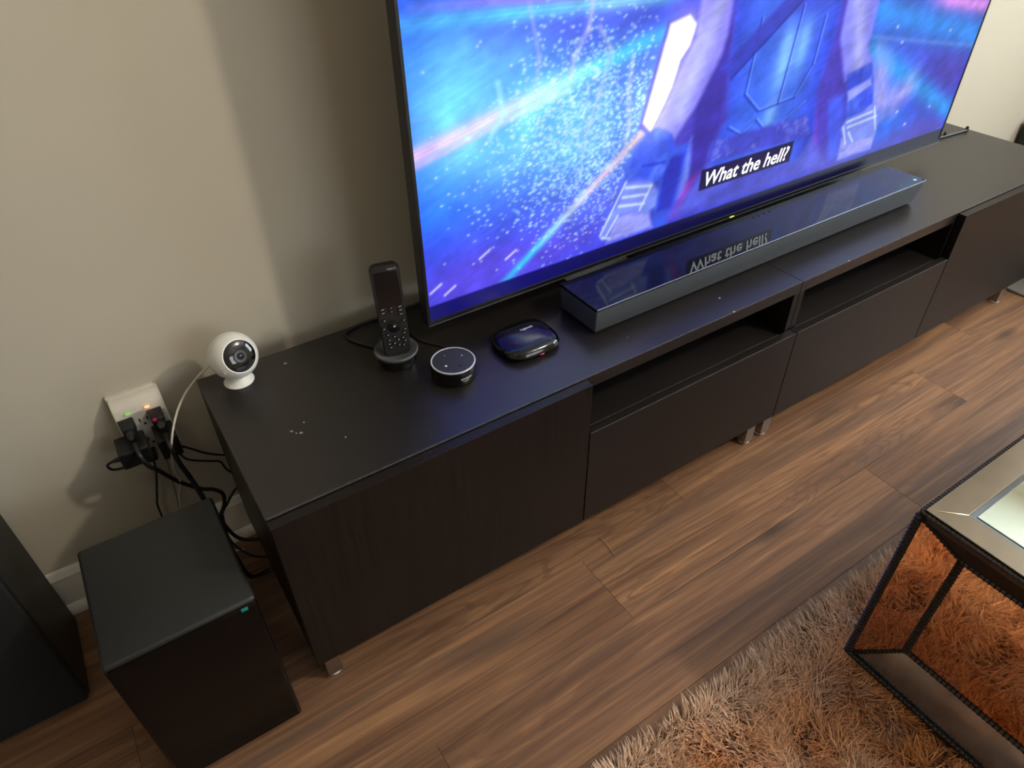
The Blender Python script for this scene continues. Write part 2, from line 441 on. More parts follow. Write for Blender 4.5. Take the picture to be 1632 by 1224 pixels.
def window(name, origin, ax, w, h, label, face):
    """frame in plane spanned by ax (horizontal) and z"""
    root = thing(name, origin, label, None); tag(root, kind='structure')
    ax = Vector(ax); o = Vector(origin); nrm = ax.cross(Vector((0, 0, 1)))
    mt = frame_matrix(o, ax, (0, 0, 1))
    f = MB()
    t = 0.05
    f.box(0, w, 0, t, -0.03, 0.03, mt); f.box(0, w, h - t, h, -0.03, 0.03, mt)
    f.box(0, t, t, h - t, -0.03, 0.03, mt); f.box(w - t, w, t, h - t, -0.03, 0.03, mt)
    f.build('window_frame', M_TRIM, root)
    MB().box(w / 2 - 0.02, w / 2 + 0.02, t, h - t, -0.02, 0.02, mt).build('mullion', M_TRIM, root)
    MB().box(t, w - t, h / 2 - 0.015, h / 2 + 0.015, -0.02, 0.02, mt).build('mullion', M_TRIM, root)
    for a, b in ((t, w / 2 - .02), (w / 2 + .02, w - t)):
        for c_, d_ in ((t, h / 2 - .015), (h / 2 + .015, h - t)):
            MB().box(a, b, c_, d_, -0.004, 0.004, Matrix.Translation(-0.075 * nrm * face) @ mt).build('pane', M_GLASS, root)
    return root
window('window_1', (RX1 + 0.015, WIN_R[1], WIN_R[2]), (0, 1, 0), WIN_R[0] - WIN_R[1], WIN_R[3] - WIN_R[2], 'white framed window with two by two panes', -1)
window('fill_window', (WIN_FILL[0], RY0 - 0.015, WIN_FILL[2]), (1, 0, 0), WIN_FILL[1] - WIN_FILL[0], WIN_FILL[3] - WIN_FILL[2], 'wide white framed window added behind the viewer for fill light', -1)

# baseboard with a moulded top and a quarter-round shoe
prof = [(0.062, 0.0), (0.049, 0.0), (0.049, 0.086), (0.0505, 0.090), (0.0495, 0.096), (0.053, 0.101), (0.055, 0.109), (0.0585, 0.112), (0.062, 0.112)]
bb = MB().prism(prof, 0, RX0, RX1).build('baseboard_back', M_TRIM)
tag(bb, 'white moulded baseboard along the wall', kind='structure')
shoe = [(0.0495, 0.0), (0.0495, 0.021)] + [(0.0495 - 0.015 * math.sin(a), 0.004 + 0.017 * math.cos(a)) for a in [0.3, 0.6, 0.9, 1.2, 1.5]] + [(0.0345, 0.0)]
tag(MB().prism(shoe, 0, RX0, RX1).build('shoe_moulding', M_TRIM, bb), 'quarter-round shoe strip')

# ================================================================== ceiling lamps
def ceiling_lamp(loc, r, power, label):
    t = thing('ceiling_lamp', loc, label, 'lamp', 'ceiling lamps of the room')
    mt = Matrix.Translation(loc)
    MB().lathe([(r * 1.1, -0.02), (r * 1.15, 0.0), (r * 1.15, 0.02), (r * 0.4, 0.028)], 32, mt).build('mounting_plate', M_STEEL, t)
    prof = [(0.0, -0.02 - r * 0.8)] + [(r * math.sin(a), -0.02 - r * 0.8 * math.cos(a)) for a in [0.2, 0.5, 0.8, 1.1, 1.35, 1.57]]
    MB().lathe(prof, 32, mt).build('globe', M_LAMP, t)
    d = bpy.data.lights.new('lamp_bulb', 'POINT'); d.energy = power; d.color = (1.0, 0.89, 0.74); d.shadow_soft_size = r
    o = bpy.data.objects.new('lamp_bulb', d); COL.objects.link(o)
    o.location = (loc[0], loc[1], loc[2] - 0.02 - r * 0.9 - r)
    return t
ceiling_lamp((1.90, -1.75, RZ - 0.03), 0.07, 100, 'round warm ceiling lamp towards the window side')
ceiling_lamp((-0.75, -1.15, RZ - 0.03), 0.06, 3, 'small round warm ceiling lamp above the viewer')

# ================================================================== TV benches
BZ, BT = 0.10, 0.48       # underside and top
def bench(x, name_label, mirror):
    """x: left end; mirror False: door left, drawer right"""
    t = thing('tv_bench', (x, -0.2, 0), name_label, 'tv bench', 'pair of tv benches pushed end to end')
    X = lambda a: x + (1.2 - a if mirror else a)
    def bx(n, m, a, b, y0, y1, z0, z1, par=t, bev=0.0008):
        a, b = X(a), X(b)
        return box(n, m, par, min(a, b), max(a, b), y0, y1, z0, z1, bev)
    e = 0.0006
    top = bx('top_panel', M_BENCH, e, 1.2 - e, -0.40, 0.0, 0.452, BT)
    bx('worn_edge', M_EDGE, 0.003, 1.197, -0.4006, -0.3985, BT - 0.0016, BT + 0.0003, top, 0)
    bx('side_panel', M_BENCHV, e, 0.018, -0.40, 0.0, BZ, 0.452)
    bx('side_panel', M_BENCHV, 1.182, 1.2 - e, -0.40, 0.0, BZ, 0.452)
    bx('bottom_panel', M_BENCH, 0.018, 1.182, -0.40, 0.0, BZ, BZ + 0.018)
    bx('divider', M_BENCHV, 0.586, 0.604, -0.40, -0.004, BZ + 0.018, 0.452)
    bx('back_panel', M_BENCH, 0.018, 1.182, -0.004, 0.0, BZ + 0.018, 0.452)
    sh = bx('shelf', M_BENCH, 0.604, 1.182, -0.392, -0.004, 0.325, 0.343)
    bx('worn_edge', M_EDGE, 0.606, 1.18, -0.3925, -0.391, 0.3418, 0.3434, sh, 0)
    bx('door', M_BENCHV, 0.001, 0.5985, -0.4215, -0.4025, BZ, 0.4775)
    dr = bx('drawer_front', M_BENCHH, 0.6015, 1.199, -0.4215, -0.4025, BZ, 0.355)
    bx('worn_edge', M_EDGE, 0.603, 1.1975, -0.4219, -0.4202, 0.3538, 0.3554, dr, 0)
    # drawer box behind its front
    bx('drawer_box', M_BENCH, 0.62, 1.17, -0.40 + 0.002, -0.05, BZ + 0.03, 0.30, dr)
    for lx in (0.030, 1.170):
        for ly in (-0.378, -0.03):
            lg = bx('leg', M_STEEL, lx - 0.0155, lx + 0.0155, ly - 0.0155, ly + 0.0155, 0.006, BZ, bev=0.002)
            MB().lathe([(0.013, 0.0), (0.015, 0.001), (0.015, 0.005), (0.012, 0.007)], 20, Matrix.Translation((X(lx), ly, 0))).build('glide', M_GLIDE, lg)
    return t, top
b1, top1 = bench(0.0, 'black-brown tv bench nearest the subwoofer, its door on the left', False)
b2, top2 = bench(1.2, 'black-brown tv bench under the right half of the television, its door on the right', True)
# bare chips on worn corners and a few crumbs stuck to the tops
def chip(top, x, y, z, s):
    mb = MB()
    n = 7
    pts = [(x + s * random.uniform(.6, 1.2) * math.cos(2 * math.pi * k / n), y + s * random.uniform(.4, .9) * math.sin(2 * math.pi * k / n)) for k in range(n)]
    mb.prism(pts, 2, z - 0.0002, z + 0.0011)
    mb.build('chip', M_CHIP, top)
for x, y, s in [(0.985, -0.399, .0035), (0.155, -0.045, .0035), (0.10, -0.235, .0028), (0.112, -0.248, .0032), (0.105, -0.244, .002), (0.125, -0.225, .002), (1.0, -0.345, .003), (0.745, -0.345, .002), (0.17, -0.3, .0018)]:
    chip(top1, x, y, BT, s)
for x, y, s in [(1.36, -0.399, .0035), (2.1, -0.3, .002)]:
    chip(top2, x, y, BT, s)

# ================================================================== television
TX0, TX1, TZ0, TZ1, TY = 0.4057, 2.0715, 0.5315, 1.4804, -0.160
tv = thing('television', (1.24, -0.14, BT), 'large flat television showing a blue space scene with a subtitle', 'television')
fr = MB()
bw = 0.0065
fr.box(TX0, TX1, TY, TY + 0.028, TZ0, TZ0 + 0.010)
fr.box(TX0, TX1, TY, TY + 0.028, TZ1 - bw, TZ1)
fr.box(TX0, TX0 + bw, TY, TY + 0.028, TZ0 + 0.010, TZ1 - bw)
fr.box(TX1 - bw, TX1, TY, TY + 0.028, TZ0 + 0.010, TZ1 - bw)
fr.build('bezel', M_TVB, tv, bevel=0.0008)
box('bezel_edge', M_TVE, tv, TX0 + 0.002, TX1 - 0.002, TY - 0.0006, TY + 0.002, TZ0 - 0.0003, TZ0 + 0.0016, 0)
box('back_cover', M_TVB, tv, TX0 + 0.004, TX1 - 0.004, TY + 0.010, TY + 0.028, TZ0 + 0.008, TZ1 - 0.004, 0.002)
box('electronics_housing', M_TVB, tv, TX0 + 0.2, TX1 - 0.2, TY + 0.028, TY + 0.062, TZ0 + 0.03, TZ0 + 0.5, 0.006)
box('pedestal_neck', M_TVB, tv, 0.945, 1.745, -0.134, -0.105, 0.486, TZ0 + 0.012, 0.002)
box('pedestal_plate', M_GREY, tv, 0.776, 1.74, -0.152, -0.030, BT + 0.0003, BT + 0.007, 0.001)
box('indicator_lamp', M_YLED, tv, 1.214, 1.228, TY - 0.0012, TY + 0.001, TZ0 + 0.0005, TZ0 + 0.003, 0)

# ---- the picture on the panel, painted per vertex on a fine grid
PX0, PX1, PZ0, PZ1 = TX0 + bw, TX1 - bw, TZ0 + 0.010, TZ1 - bw
nx = 680
PK, PXO, PZO = 0.9629, -0.0021, 0.0476            # picture coordinates scaled about the camera, from an earlier screen depth to this one
px_f = np.linspace(PX0, PX1, nx)
pz_f = np.concatenate([np.linspace(PZ0, 1.12, 260), np.linspace(1.12, PZ1, 60)[1:]])
xs, zs = (px_f - PXO) / PK, (pz_f - PZO) / PK
nz = len(zs)
GX, GZ = np.meshgrid(xs, zs)

def vnoise(x, y, seed):
    r = np.random.default_rng(seed).random((64, 64))
    xi = np.floor(x).astype(int); yi = np.floor(y).astype(int)
    fx = x - xi; fy = y - yi; fx = fx * fx * (3 - 2 * fx); fy = fy * fy * (3 - 2 * fy)
    g = lambda a, b: r[b % 64, a % 64]
    return (g(xi, yi) * (1 - fx) + g(xi + 1, yi) * fx) * (1 - fy) + (g(xi, yi + 1) * (1 - fx) + g(xi + 1, yi + 1) * fx) * fy
def fbm(x, y, seed, o=4):
    return sum(vnoise(x * 2 ** i, y * 2 ** i, seed + i) * .5 ** i for i in range(o)) / sum(.5 ** i for i in range(o))
def segd(p, q):
    p = np.array(p); q = np.array(q); d = q - p
    t = np.clip(((GX - p[0]) * d[0] + (GZ - p[1]) * d[1]) / (d @ d), 0, 1)
    return np.hypot(GX - p[0] - t * d[0], GZ - p[1] - t * d[1]), t
def polymask(poly, soft=0.004):
    n = len(poly); inside = np.zeros(GX.shape, bool); dist = np.full(GX.shape, 9.0)
    for i in range(n):
        (ax, ay), (bx_, by) = poly[i], poly[(i + 1) % n]
        dist = np.minimum(dist, segd((ax, ay), (bx_, by))[0])
        c = ((ay > GZ) != (by > GZ)) & (GX < (bx_ - ax) * (GZ - ay) / (by - ay + 1e-12) + ax)
        inside ^= c
    return np.clip(0.5 + np.where(inside, dist, -dist) / soft * 0.5, 0, 1)
def gauss(cx, cz, sx, sz): return np.exp(-((GX - cx) / sx) ** 2 - ((GZ - cz) / sz) ** 2)
IMG = np.zeros(GX.shape + (3,))
def c3(r, g, b): return np.array([r, g, b]) / 255.0
def over(color, a):
    global IMG
    IMG = IMG * (1 - a[..., None]) + np.asarray(color) * a[..., None]
def plus(color, a):
    global IMG
    IMG = IMG + np.asarray(color) * a[..., None]
# nebula
n1 = fbm(GX * 4, GZ * 4, 1); n2 = fbm(GX * 9 + 5, GZ * 9, 20); n3 = fbm(GX * 22, GZ * 60, 31)
over(c3(52, 70, 236), np.ones(GX.shape))
over(c3(20, 92, 250), np.clip(gauss(.43, .98, .10, .16) + gauss(.45, .75, .12, .08), 0, 1) * .85)
over(c3(92, 190, 255), np.clip(gauss(.55, .90, .15, .13) * 1.1 + gauss(.78, .82, .2, .14) * .75, 0, 1) * (.55 + .6 * n2).clip(0, 1))
over(c3(104, 215, 255), gauss(.515, .93, .06, .09) * .75)
over(c3(96, 96, 248), gauss(.80, 1.02, .2, .05) * .5)
over(c3(92, 70, 232), np.clip(gauss(.53, .57, .16, .08) + gauss(.75, .58, .2, .05) * .8, 0, 1) * .85)
over(c3(112, 118, 255), gauss(.86, .66, .14, .07) * .6)
over(c3(140, 220, 255), gauss(.86, .86, .13, .10) * .55 * n2)
over(c3(150, 205, 255), np.clip((n3 - .55) * 3, 0, 1) * gauss(.6, .86, .2, .1) * .5)
# upper part of the picture, above what the photograph shows: the same nebula going on
over(c3(38, 60, 210), np.clip((GZ - 1.08) / .3, 0, 1) * .8)
# right background
rb = np.clip((GX - 1.52) / .05, 0, 1)
over(c3(66, 70, 196), rb)
over(c3(60, 110, 252), rb * np.clip(gauss(1.78, .74, .13, .09), 0, 1) * .95)
over(c3(30, 110, 246), rb * np.clip(gauss(1.82, .62, .16, .05), 0, 1) * .8)
over(c3(70, 64, 180), rb * np.clip(gauss(2.06, .72, .10, .06), 0, 1) * .9)
over(c3(62, 52, 176), rb * np.clip(gauss(2.05, .56, .13, .035), 0, 1) * .8)
d, t = segd((1.60, .93), (2.16, .80)); over(c3(40, 150, 250), np.exp(-(d / .045) ** 2) * .85 * rb)
d, t = segd((1.78, .935), (2.16, .87)); over(c3(232, 150, 245), np.exp(-(d / .022) ** 2) * np.clip((t - .15) * 3, 0, .9) * rb)
d, t = segd((1.60, .87), (2.16, .77)); over(c3(120, 180, 255), np.exp(-(d / .006) ** 2) * .35 * rb)
d, t = segd((1.66, .835), (2.14, .60)); over(c3(40, 165, 250), np.exp(-(d / .028) ** 2) * .8 * rb)
br = polymask([(1.69, .835), (1.76, .79), (1.80, .71), (1.898, .745), (1.925, .70), (1.86, .645), (1.80, .64), (1.72, .68)], .03)
over(c3(186, 178, 250), br * (.45 + .55 * fbm(GX * 60, GZ * 30, 50)) * rb)
# light beams
def beam(p, q, w, colors, amt):
    d, t = segd(p, q)
    streak = .6 + .4 * np.sin((GX * (q[1] - p[1]) - GZ * (q[0] - p[0])) / math.hypot(q[0] - p[0], q[1] - p[1]) * 900 + 6 * n1)
    a = np.exp(-(d / w) ** 2) * amt * (.75 + .25 * streak)
    col = np.stack([np.interp(t, [k for k, _ in colors], [c[i] for _, c in colors]) for i in range(3)], -1)
    global IMG
    IMG = IMG * (1 - a[..., None]) + col * a[..., None]
beam((.40, 1.043), (1.0, 1.022), .014, [(0, c3(60, 150, 255)), (.4, c3(90, 220, 255)), (.8, c3(150, 235, 255)), (1, c3(90, 200, 240))], .85)
beam((.45, 1.062), (1.05, 1.035), .009, [(0, c3(90, 120, 250)), (.35, c3(180, 130, 240)), (.7, c3(255, 140, 215)), (1, c3(255, 150, 200))], .75)
beam((.40, .835), (1.0, .966), .016, [(0, c3(250, 170, 232)), (.3, c3(235, 205, 250)), (.5, c3(190, 240, 255)), (.75, c3(70, 215, 252)), (1, c3(50, 170, 250))], .92)
beam((.42, .822), (.75, .895), .006, [(0, c3(190, 150, 250)), (1, c3(200, 240, 255))], .7)
beam((.560, .512), (.943, .778), .0095, [(0, c3(50, 170, 250)), (.3, c3(60, 215, 250)), (.5, c3(200, 235, 255)), (.7, c3(255, 200, 222)), (1, c3(255, 180, 186))], .95)
# wispy filaments
for k, (pts, col) in enumerate([([(.80, 1.05), (.79, .99), (.76, .95), (.755, .91)], c3(205, 195, 255)), ([(.815, .99), (.845, .95), (.825, .88), (.80, .82), (.79, .76)], c3(195, 205, 255)),
                                ([(.90, .93), (.895, .87), (.905, .80), (.895, .73)], c3(200, 195, 250)), ([(.665, 1.04), (.685, .96), (.675, .88)], c3(170, 180, 255)), ([(.60, .93), (.61, .88), (.58, .84)], c3(170, 235, 255))]):
    for a, b in zip(pts[:-1], pts[1:]):
        d, t = segd(a, b); over(col, np.exp(-((d + .006 * (n2 - .5)) / .0055) ** 2) * .5)
# sparks: dense streaky dots
sp = np.random.default_rng(5)
def dot(cx, cz, sx, sz, col, a):
    i0, i1 = np.searchsorted(xs, [cx - 3 * sx, cx + 3 * sx]); j0, j1 = np.searchsorted(zs, [cz - 3 * sz, cz + 3 * sz])
    if i1 <= i0 or j1 <= j0: return
    g = np.exp(-((GX[j0:j1, i0:i1] - cx) / sx) ** 2 - ((GZ[j0:j1, i0:i1] - cz) / sz) ** 2)[..., None] * a
    IMG[j0:j1, i0:i1] = IMG[j0:j1, i0:i1] * (1 - g) + col * g
for k in range(3200):
    u = sp.random()
    cx = sp.normal(.80, .105); cz = sp.normal(.80, .105)
    if cx > .955 - .10 * max(0, .80 - cz) / .2 or (cz > .92 and cx < .62): continue
    s = sp.uniform(.0011, .0026)
    dot(cx, cz, s * 1.6, s, c3(150 + 60 * sp.random(), 225, 255), sp.uniform(.4, .95))
for k in range(60):
    dot(sp.uniform(.45, .95), sp.uniform(.55, 1.03), .003, .0022, c3(210, 215, 255), .8)
for cx, cz in [(1.87, .645), (2.03, .63), (1.93, .60), (1.75, .87), (1.79, .83), (2.0, .83)]:
    dot(cx, cz, .006, .004, c3(205, 205, 255), .95)
for cx, cz in [(.448, .58), (.478, .566), (.56, .62), (.62, .60)]:
    d, t = segd((cx - .012, cz - .006), (cx + .012, cz + .007)); over(c3(225, 215, 255), np.exp(-(d / .0028) ** 2) * .9)
# seat-like blocks and gaps behind the figure
over(c3(70, 60, 190), polymask([(1.00, 1.0), (1.6, 1.0), (1.64, .55), (1.0, .55)], .03))
over(c3(58, 88, 232), polymask([(1.016, .726), (1.094, .729), (1.076, .574), (1.035, .54), (1.0, .55), (1.0, .631)], .006))
over(c3(44, 52, 196), polymask([(1.02, .705), (1.075, .708), (1.055, .585), (1.012, .585)], .006))
over(c3(106, 130, 246), polymask([(1.086, .74), (1.108, .75), (1.095, .60), (1.07, .60)], .006))
over(c3(64, 88, 232), polymask([(1.545, .735), (1.601, .739), (1.665, .564), (1.614, .565)], .008))
over(c3(60, 48, 170), polymask([(1.154, .962), (1.164, .866), (1.172, .761), (1.152, .682), (1.141, .595), (1.11, .60), (1.09, .72), (1.087, .803), (1.141, .888)], .008))
over(c3(150, 50, 190), polymask([(1.093, .637), (1.129, .651), (1.085, .56), (1.054, .56)], .012) * .8)
over(c3(150, 62, 200), polymask([(1.487, .70), (1.506, .711), (1.546, .61), (1.506, .618)], .014) * .8)
# a plain figure in a blue padded vest, arms hanging down (no head in the picture's lower half)
over(c3(84, 92, 222), polymask([(1.06, .56), (1.156, .67), (1.52, .65), (1.60, .56)], .012))
over(c3(70, 74, 200), polymask([(1.18, .585), (1.30, .62), (1.47, .60), (1.52, .56), (1.14, .56)], .012))
torso = polymask([(1.142, 1.46), (1.478, 1.46), (1.504, .879), (1.487, .759), (1.52, .66), (1.482, .600), (1.19, .62), (1.152, .690), (1.192, .757), (1.171, .877)], .010)
over(c3(62, 110, 248), torso)
sh = np.clip((GX - 1.33) / .17, -1, 1)
over(c3(44, 62, 214), torso * np.clip(np.abs(sh) ** 3, 0, 1) * .9)
over(c3(134, 196, 255), torso * np.clip(gauss(1.345, .86, .028, .075) + gauss(1.40, .88, .022, .06) * .9 + gauss(1.335, .735, .022, .035) * .8, 0, 1) * .9)
over(c3(52, 74, 224), torso * gauss(1.38, .965, .07, .03) * .8)
for a, b in [((1.245, .95), (1.235, .80)), ((1.235, .80), (1.29, .755)), ((1.29, .755), (1.41, .765)), ((1.41, .765), (1.45, .83)), ((1.45, .83), (1.455, .93)), ((1.372, .96), (1.355, .76)), ((1.20, .735), (1.245, .71)), ((1.245, .71), (1.29, .735)), ((1.29, .735), (1.34, .692)), ((1.34, .692), (1.45, .745))]:
    d, t = segd(a, b); over(c3(30, 52, 190), np.exp(-(d / .0035) ** 2) * .75)
    d, t = segd((a[0] + .005, a[1] + .003), (b[0] + .005, b[1] + .003)); over(c3(130, 178, 255), np.exp(-(d / .0022) ** 2) * .6)
belt = polymask([(1.15, .715), (1.475, .712), (1.512, .655), (1.148, .665)], .006)
over(c3(66, 74, 208), belt); over(c3(112, 128, 240), belt * np.clip((fbm(GX * 40, GZ * 40, 77) - .5) * 3, 0, .8))
over(c3(54, 62, 196), polymask([(1.318, .985), (1.385, .985), (1.18, .842), (1.144, .872)], .006) * .9)     # plain sash
d, t = segd((1.385, .985), (1.18, .842)); over(c3(30, 40, 160), np.exp(-(d / .003) ** 2) * .8)
# glowing white panel with dark frame
over(c3(74, 70, 190), polymask([(.979, .981), (1.051, .994), (1.073, .967), (1.06, .917), (1.038, .891), (1.024, .84), (.971, .762), (.93, .789)], .004))
wp = polymask([(.988, .972), (1.034, .981), (1.054, .964), (1.044, .929), (1.022, .905), (1.009, .853), (.966, .777), (.944, .798)], .006)
over(np.array([1.25, 1.22, 1.2]), wp)
# arms and gauntlets
aL = polymask([(1.07, 1.46), (1.150, 1.46), (1.149, .928), (1.139, .894), (1.087, .803), (1.037, .745), (.968, .782), (.999, .826), (1.027, .887), (1.059, .94)], .007)
over(c3(138, 132, 250), aL)
d, t = segd((1.125, 1.02), (1.045, .80)); over(c3(176, 180, 255), np.exp(-(d / .022) ** 2) * aL * .8)
aR = polymask([(1.474, 1.46), (1.60, 1.46), (1.651, .839), (1.69, .798), (1.658, .765), (1.591, .770), (1.528, .876)], .007)
over(c3(128, 130, 250), aR)
d, t = segd((1.56, .97), (1.63, .80)); over(c3(178, 182, 255), np.exp(-(d / .026) ** 2) * aR * .85)
def gauntlet(cuff, plate, hand, ribs):
    m = polymask(cuff, .005); over(c3(52, 78, 226), m)
    over(c3(90, 130, 252), m * np.clip((fbm(GX * 30, GZ * 30, 91) - .4) * 2, 0, .7))
    m = polymask(hand, .006); over(c3(156, 160, 254), m); over(c3(110, 120, 240), m * np.clip((n3 - .5) * 3, 0, .6))
    m = polymask(plate, .005); over(c3(120, 140, 246), m)
    for a, b in ribs:
        d, t = segd(a, b); over(c3(205, 222, 255), np.exp(-(d / .0036) ** 2) * .9)
gauntlet([(.953, .772), (.986, .779), (1.028, .758), (1.04, .731), (1.029, .693), (1.002, .657), (.944, .685), (.906, .683), (.924, .733)],
         [(.91, .679), (.986, .666), (1.008, .636), (1.005, .60), (.975, .59), (.958, .606), (.895, .608), (.86, .559), (.85, .572), (.872, .614), (.90, .646)],
         [(.895, .608), (.958, .606), (.985, .60), (1.003, .552), (.868, .552)],
         [((.912, .668), (.985, .655)), ((.905, .648), (.975, .638)), ((.897, .630), (.968, .618)), ((.895, .608), (.868, .57)), ((.985, .655), (.958, .606)), ((.91, .679), (.85, .575)), ((.855, .568), (.878, .56))])
d, t = segd((.955, .705), (1.015, .70)); over(c3(34, 50, 190), np.exp(-(d / .004) ** 2) * .8)
gauntlet([(1.593, .784), (1.683, .799), (1.715, .749), (1.742, .69), (1.645, .669)],
         [(1.645, .669), (1.755, .68), (1.799, .631), (1.79, .60), (1.671, .595), (1.629, .649)],
         [(1.645, .62), (1.797, .61), (1.796, .56), (1.655, .56)],
         [((1.65, .66), (1.75, .668)), ((1.66, .645), (1.775, .652)), ((1.755, .68), (1.79, .615)), ((1.64, .65), (1.67, .60)), ((1.67, .63), (1.70, .60))])
over(c3(150, 160, 252), polymask([(1.615, .742), (1.70, .760), (1.712, .742), (1.63, .715)], .005))
# bright haze swallows the figure further up
over(c3(72, 96, 238), np.clip((GZ - 1.06) / .16, 0, 1) * (.8 + .2 * n1))
# soft film grain and streaks over the whole picture, glow around the bright panel
IMG *= (.84 + .32 * fbm(GX * 26, GZ * 26, 131, 4))[..., None]
IMG *= (.93 + .14 * fbm(GX * 12 + GZ * 30, GZ * 160 - GX * 60, 151, 3))[..., None]
d, t = segd((1.03, .95), (.965, .80)); plus(c3(70, 70, 60), np.exp(-(d / .06) ** 2))
plus(c3(26, 34, 30), gauss(.62, .85, .35, .22))
# subtitle plate
over(c3(16, 12, 66), polymask([(1.137, .604), (1.137, .653), (1.449, .655), (1.449, .603)], .002) * .96)
# letterbox band at the bottom and the top
band = np.clip((.5475 - GZ) / .004, 0, 1)
glow = gauss(.55, .53, .35, .2) * .8 + .25 * gauss(1.2, .53, .5, .2)
IMG = IMG * (1 - band[..., None]) + (c3(7, 6, 40) + c3(10, 8, 84) * glow[..., None]) * band[..., None]
band = np.clip((GZ - ((PZ1 - PZO) / PK - .04)) / .004, 0, 1)
IMG = IMG * (1 - band[..., None]) + c3(8, 7, 44) * band[..., None]
LIN = np.where(IMG > 0.04045, ((IMG.clip(0) + .055) / 1.055) ** 2.4, IMG / 12.92).clip(0, 2)
me = bpy.data.meshes.new('screen')
idx = np.arange(nx * nz).reshape(nz, nx)
quads = np.stack([idx[:-1, :-1], idx[:-1, 1:], idx[1:, 1:], idx[1:, :-1]], -1).reshape(-1, 4)
co = np.stack([GX * PK + PXO, np.full(GX.shape, TY + 0.0015), GZ * PK + PZO], -1).reshape(-1, 3)
me.vertices.add(len(co)); me.vertices.foreach_set('co', co.ravel())
me.loops.add(quads.size); me.loops.foreach_set('vertex_index', quads.ravel().astype(np.int32))
me.polygons.add(len(quads)); me.polygons.foreach_set('loop_start', np.arange(0, quads.size, 4, dtype=np.int32))
me.update(calc_edges=True)
ca = me.color_attributes.new('Col', 'FLOAT_COLOR', 'POINT')
ca.data.foreach_set('color', np.concatenate([LIN.reshape(-1, 3), np.ones((nx * nz, 1))], 1).ravel())
M_SCREEN = attr_material('screen_picture', 0.25, 1.0, 0.25)
screen = finish('screen', me, M_SCREEN, tv, smooth=False)
screen['label'] = 'bright blue picture on the screen'
M_SUBT = mat('subtitle_white', (0.8, 0.8, 0.8, 1), 0.5, emit=(0.93, 0.95, 1, 1), estr=1.0, noise=0.01)
tx = text_mesh('What the hell?', 0.05, frame_matrix((1.2443, TY + 0.0003, 0.6528), (1, 0, 0), (0, 0, 1)), 'subtitle_text', M_SUBT, tv, shear=0.22, offset=0.0007, width=0.2735)
tx['label'] = 'white italic subtitle'

# thin black bracket lying beside the television
br_ = thing('wire_bracket', (2.25, -0.06, BT), 'thin black wire bracket lying behind the right end of the television', 'bracket')
MB().tube([(2.122, -0.030, .4835), (2.118, -0.064, .4835), (2.128, -0.0685, .4835)], .0028, 6, 4).build('arm', M_BLACK, br_)
MB().tube([(2.128, -0.0685, .4835), (2.2, -0.072, .4835), (2.378, -0.086, .4835)], .0032, 6, 2).build('rod', M_BLACK, br_)
MB().lathe([(.005, .480), (.006, .484), (.004, .494)], 12, Matrix.Translation((2.379, -0.084, 0))).build('knob', M_BLACK, br_)
for px_, py_ in [(2.262, -0.068), (2.285, -0.068), (2.268, -0.046), (2.292, -0.05)]:
    MB().lathe([(.004, .480), (.004, .490), (.002, .492)], 10, Matrix.Translation((px_, py_, 0))).build('peg', M_BLACK, br_)

# ================================================================== soundbar
SX0, SX1, SY0, SY1, SZT = 0.694, 1.772, -0.3055, -0.1855, BT + 0.0615
sb = thing('soundbar', (1.233, -0.245, BT), 'long dark soundbar with a glossy top and grey cloth front, below the television', 'soundbar')
sl = 0.022
bb_, tt_ = BT + 0.004, SZT - 0.006
MB().hexa([(SX0 + 0.004, SY0 + .004, bb_), (SX1 - sl, SY0 + .004, bb_), (SX1 - sl, SY1 - .004, bb_), (SX0 + .004, SY1 - .004, bb_)],
          [(SX0 + 0.001, SY0, tt_), (SX1 - .001, SY0, tt_), (SX1 - .001, SY1, tt_), (SX0 + .001, SY1, tt_)]).build('cabinet', M_FAB, sb, bevel=0.003)
box('top_plate', mat('soundbar_gloss', S(8, 10, 14), 0.035, spec=0.3, noise=0.04), sb, SX0, SX1, SY0 - .0005, SY1, tt_, SZT, 0.0012)
box('front_trim', mat('soundbar_trim', S(170, 178, 190), 0.25, metal=0.7, noise=0.04), sb, SX0 + .002, SX1 - .001, SY0 - .0014, SY0 + .0006, SZT - .0022, SZT - .0004, 0)
for fx in (SX0 + .12, SX1 - .14):
    box('rubber_foot', M_RUB, sb, fx - .03, fx + .03, SY0 + .02, SY1 - .02, BT, bb_ + .001, .001)
box('brand_badge', M_PRINT, sb, SX1 - .032, SX1 - .022, SY0 + .012, SY0 + .018, SZT, SZT + .0012, .0003)
for k, ox in enumerate((1.245, 1.262, 1.281, 1.30)):
    MB().lathe([(.003, SZT - .001), (.003, SZT + .0006), (.0015, SZT + .0008)], 12, Matrix.Translation((ox, SY1 + -.018, 0))).build('touch_button', M_SLOT, sb)

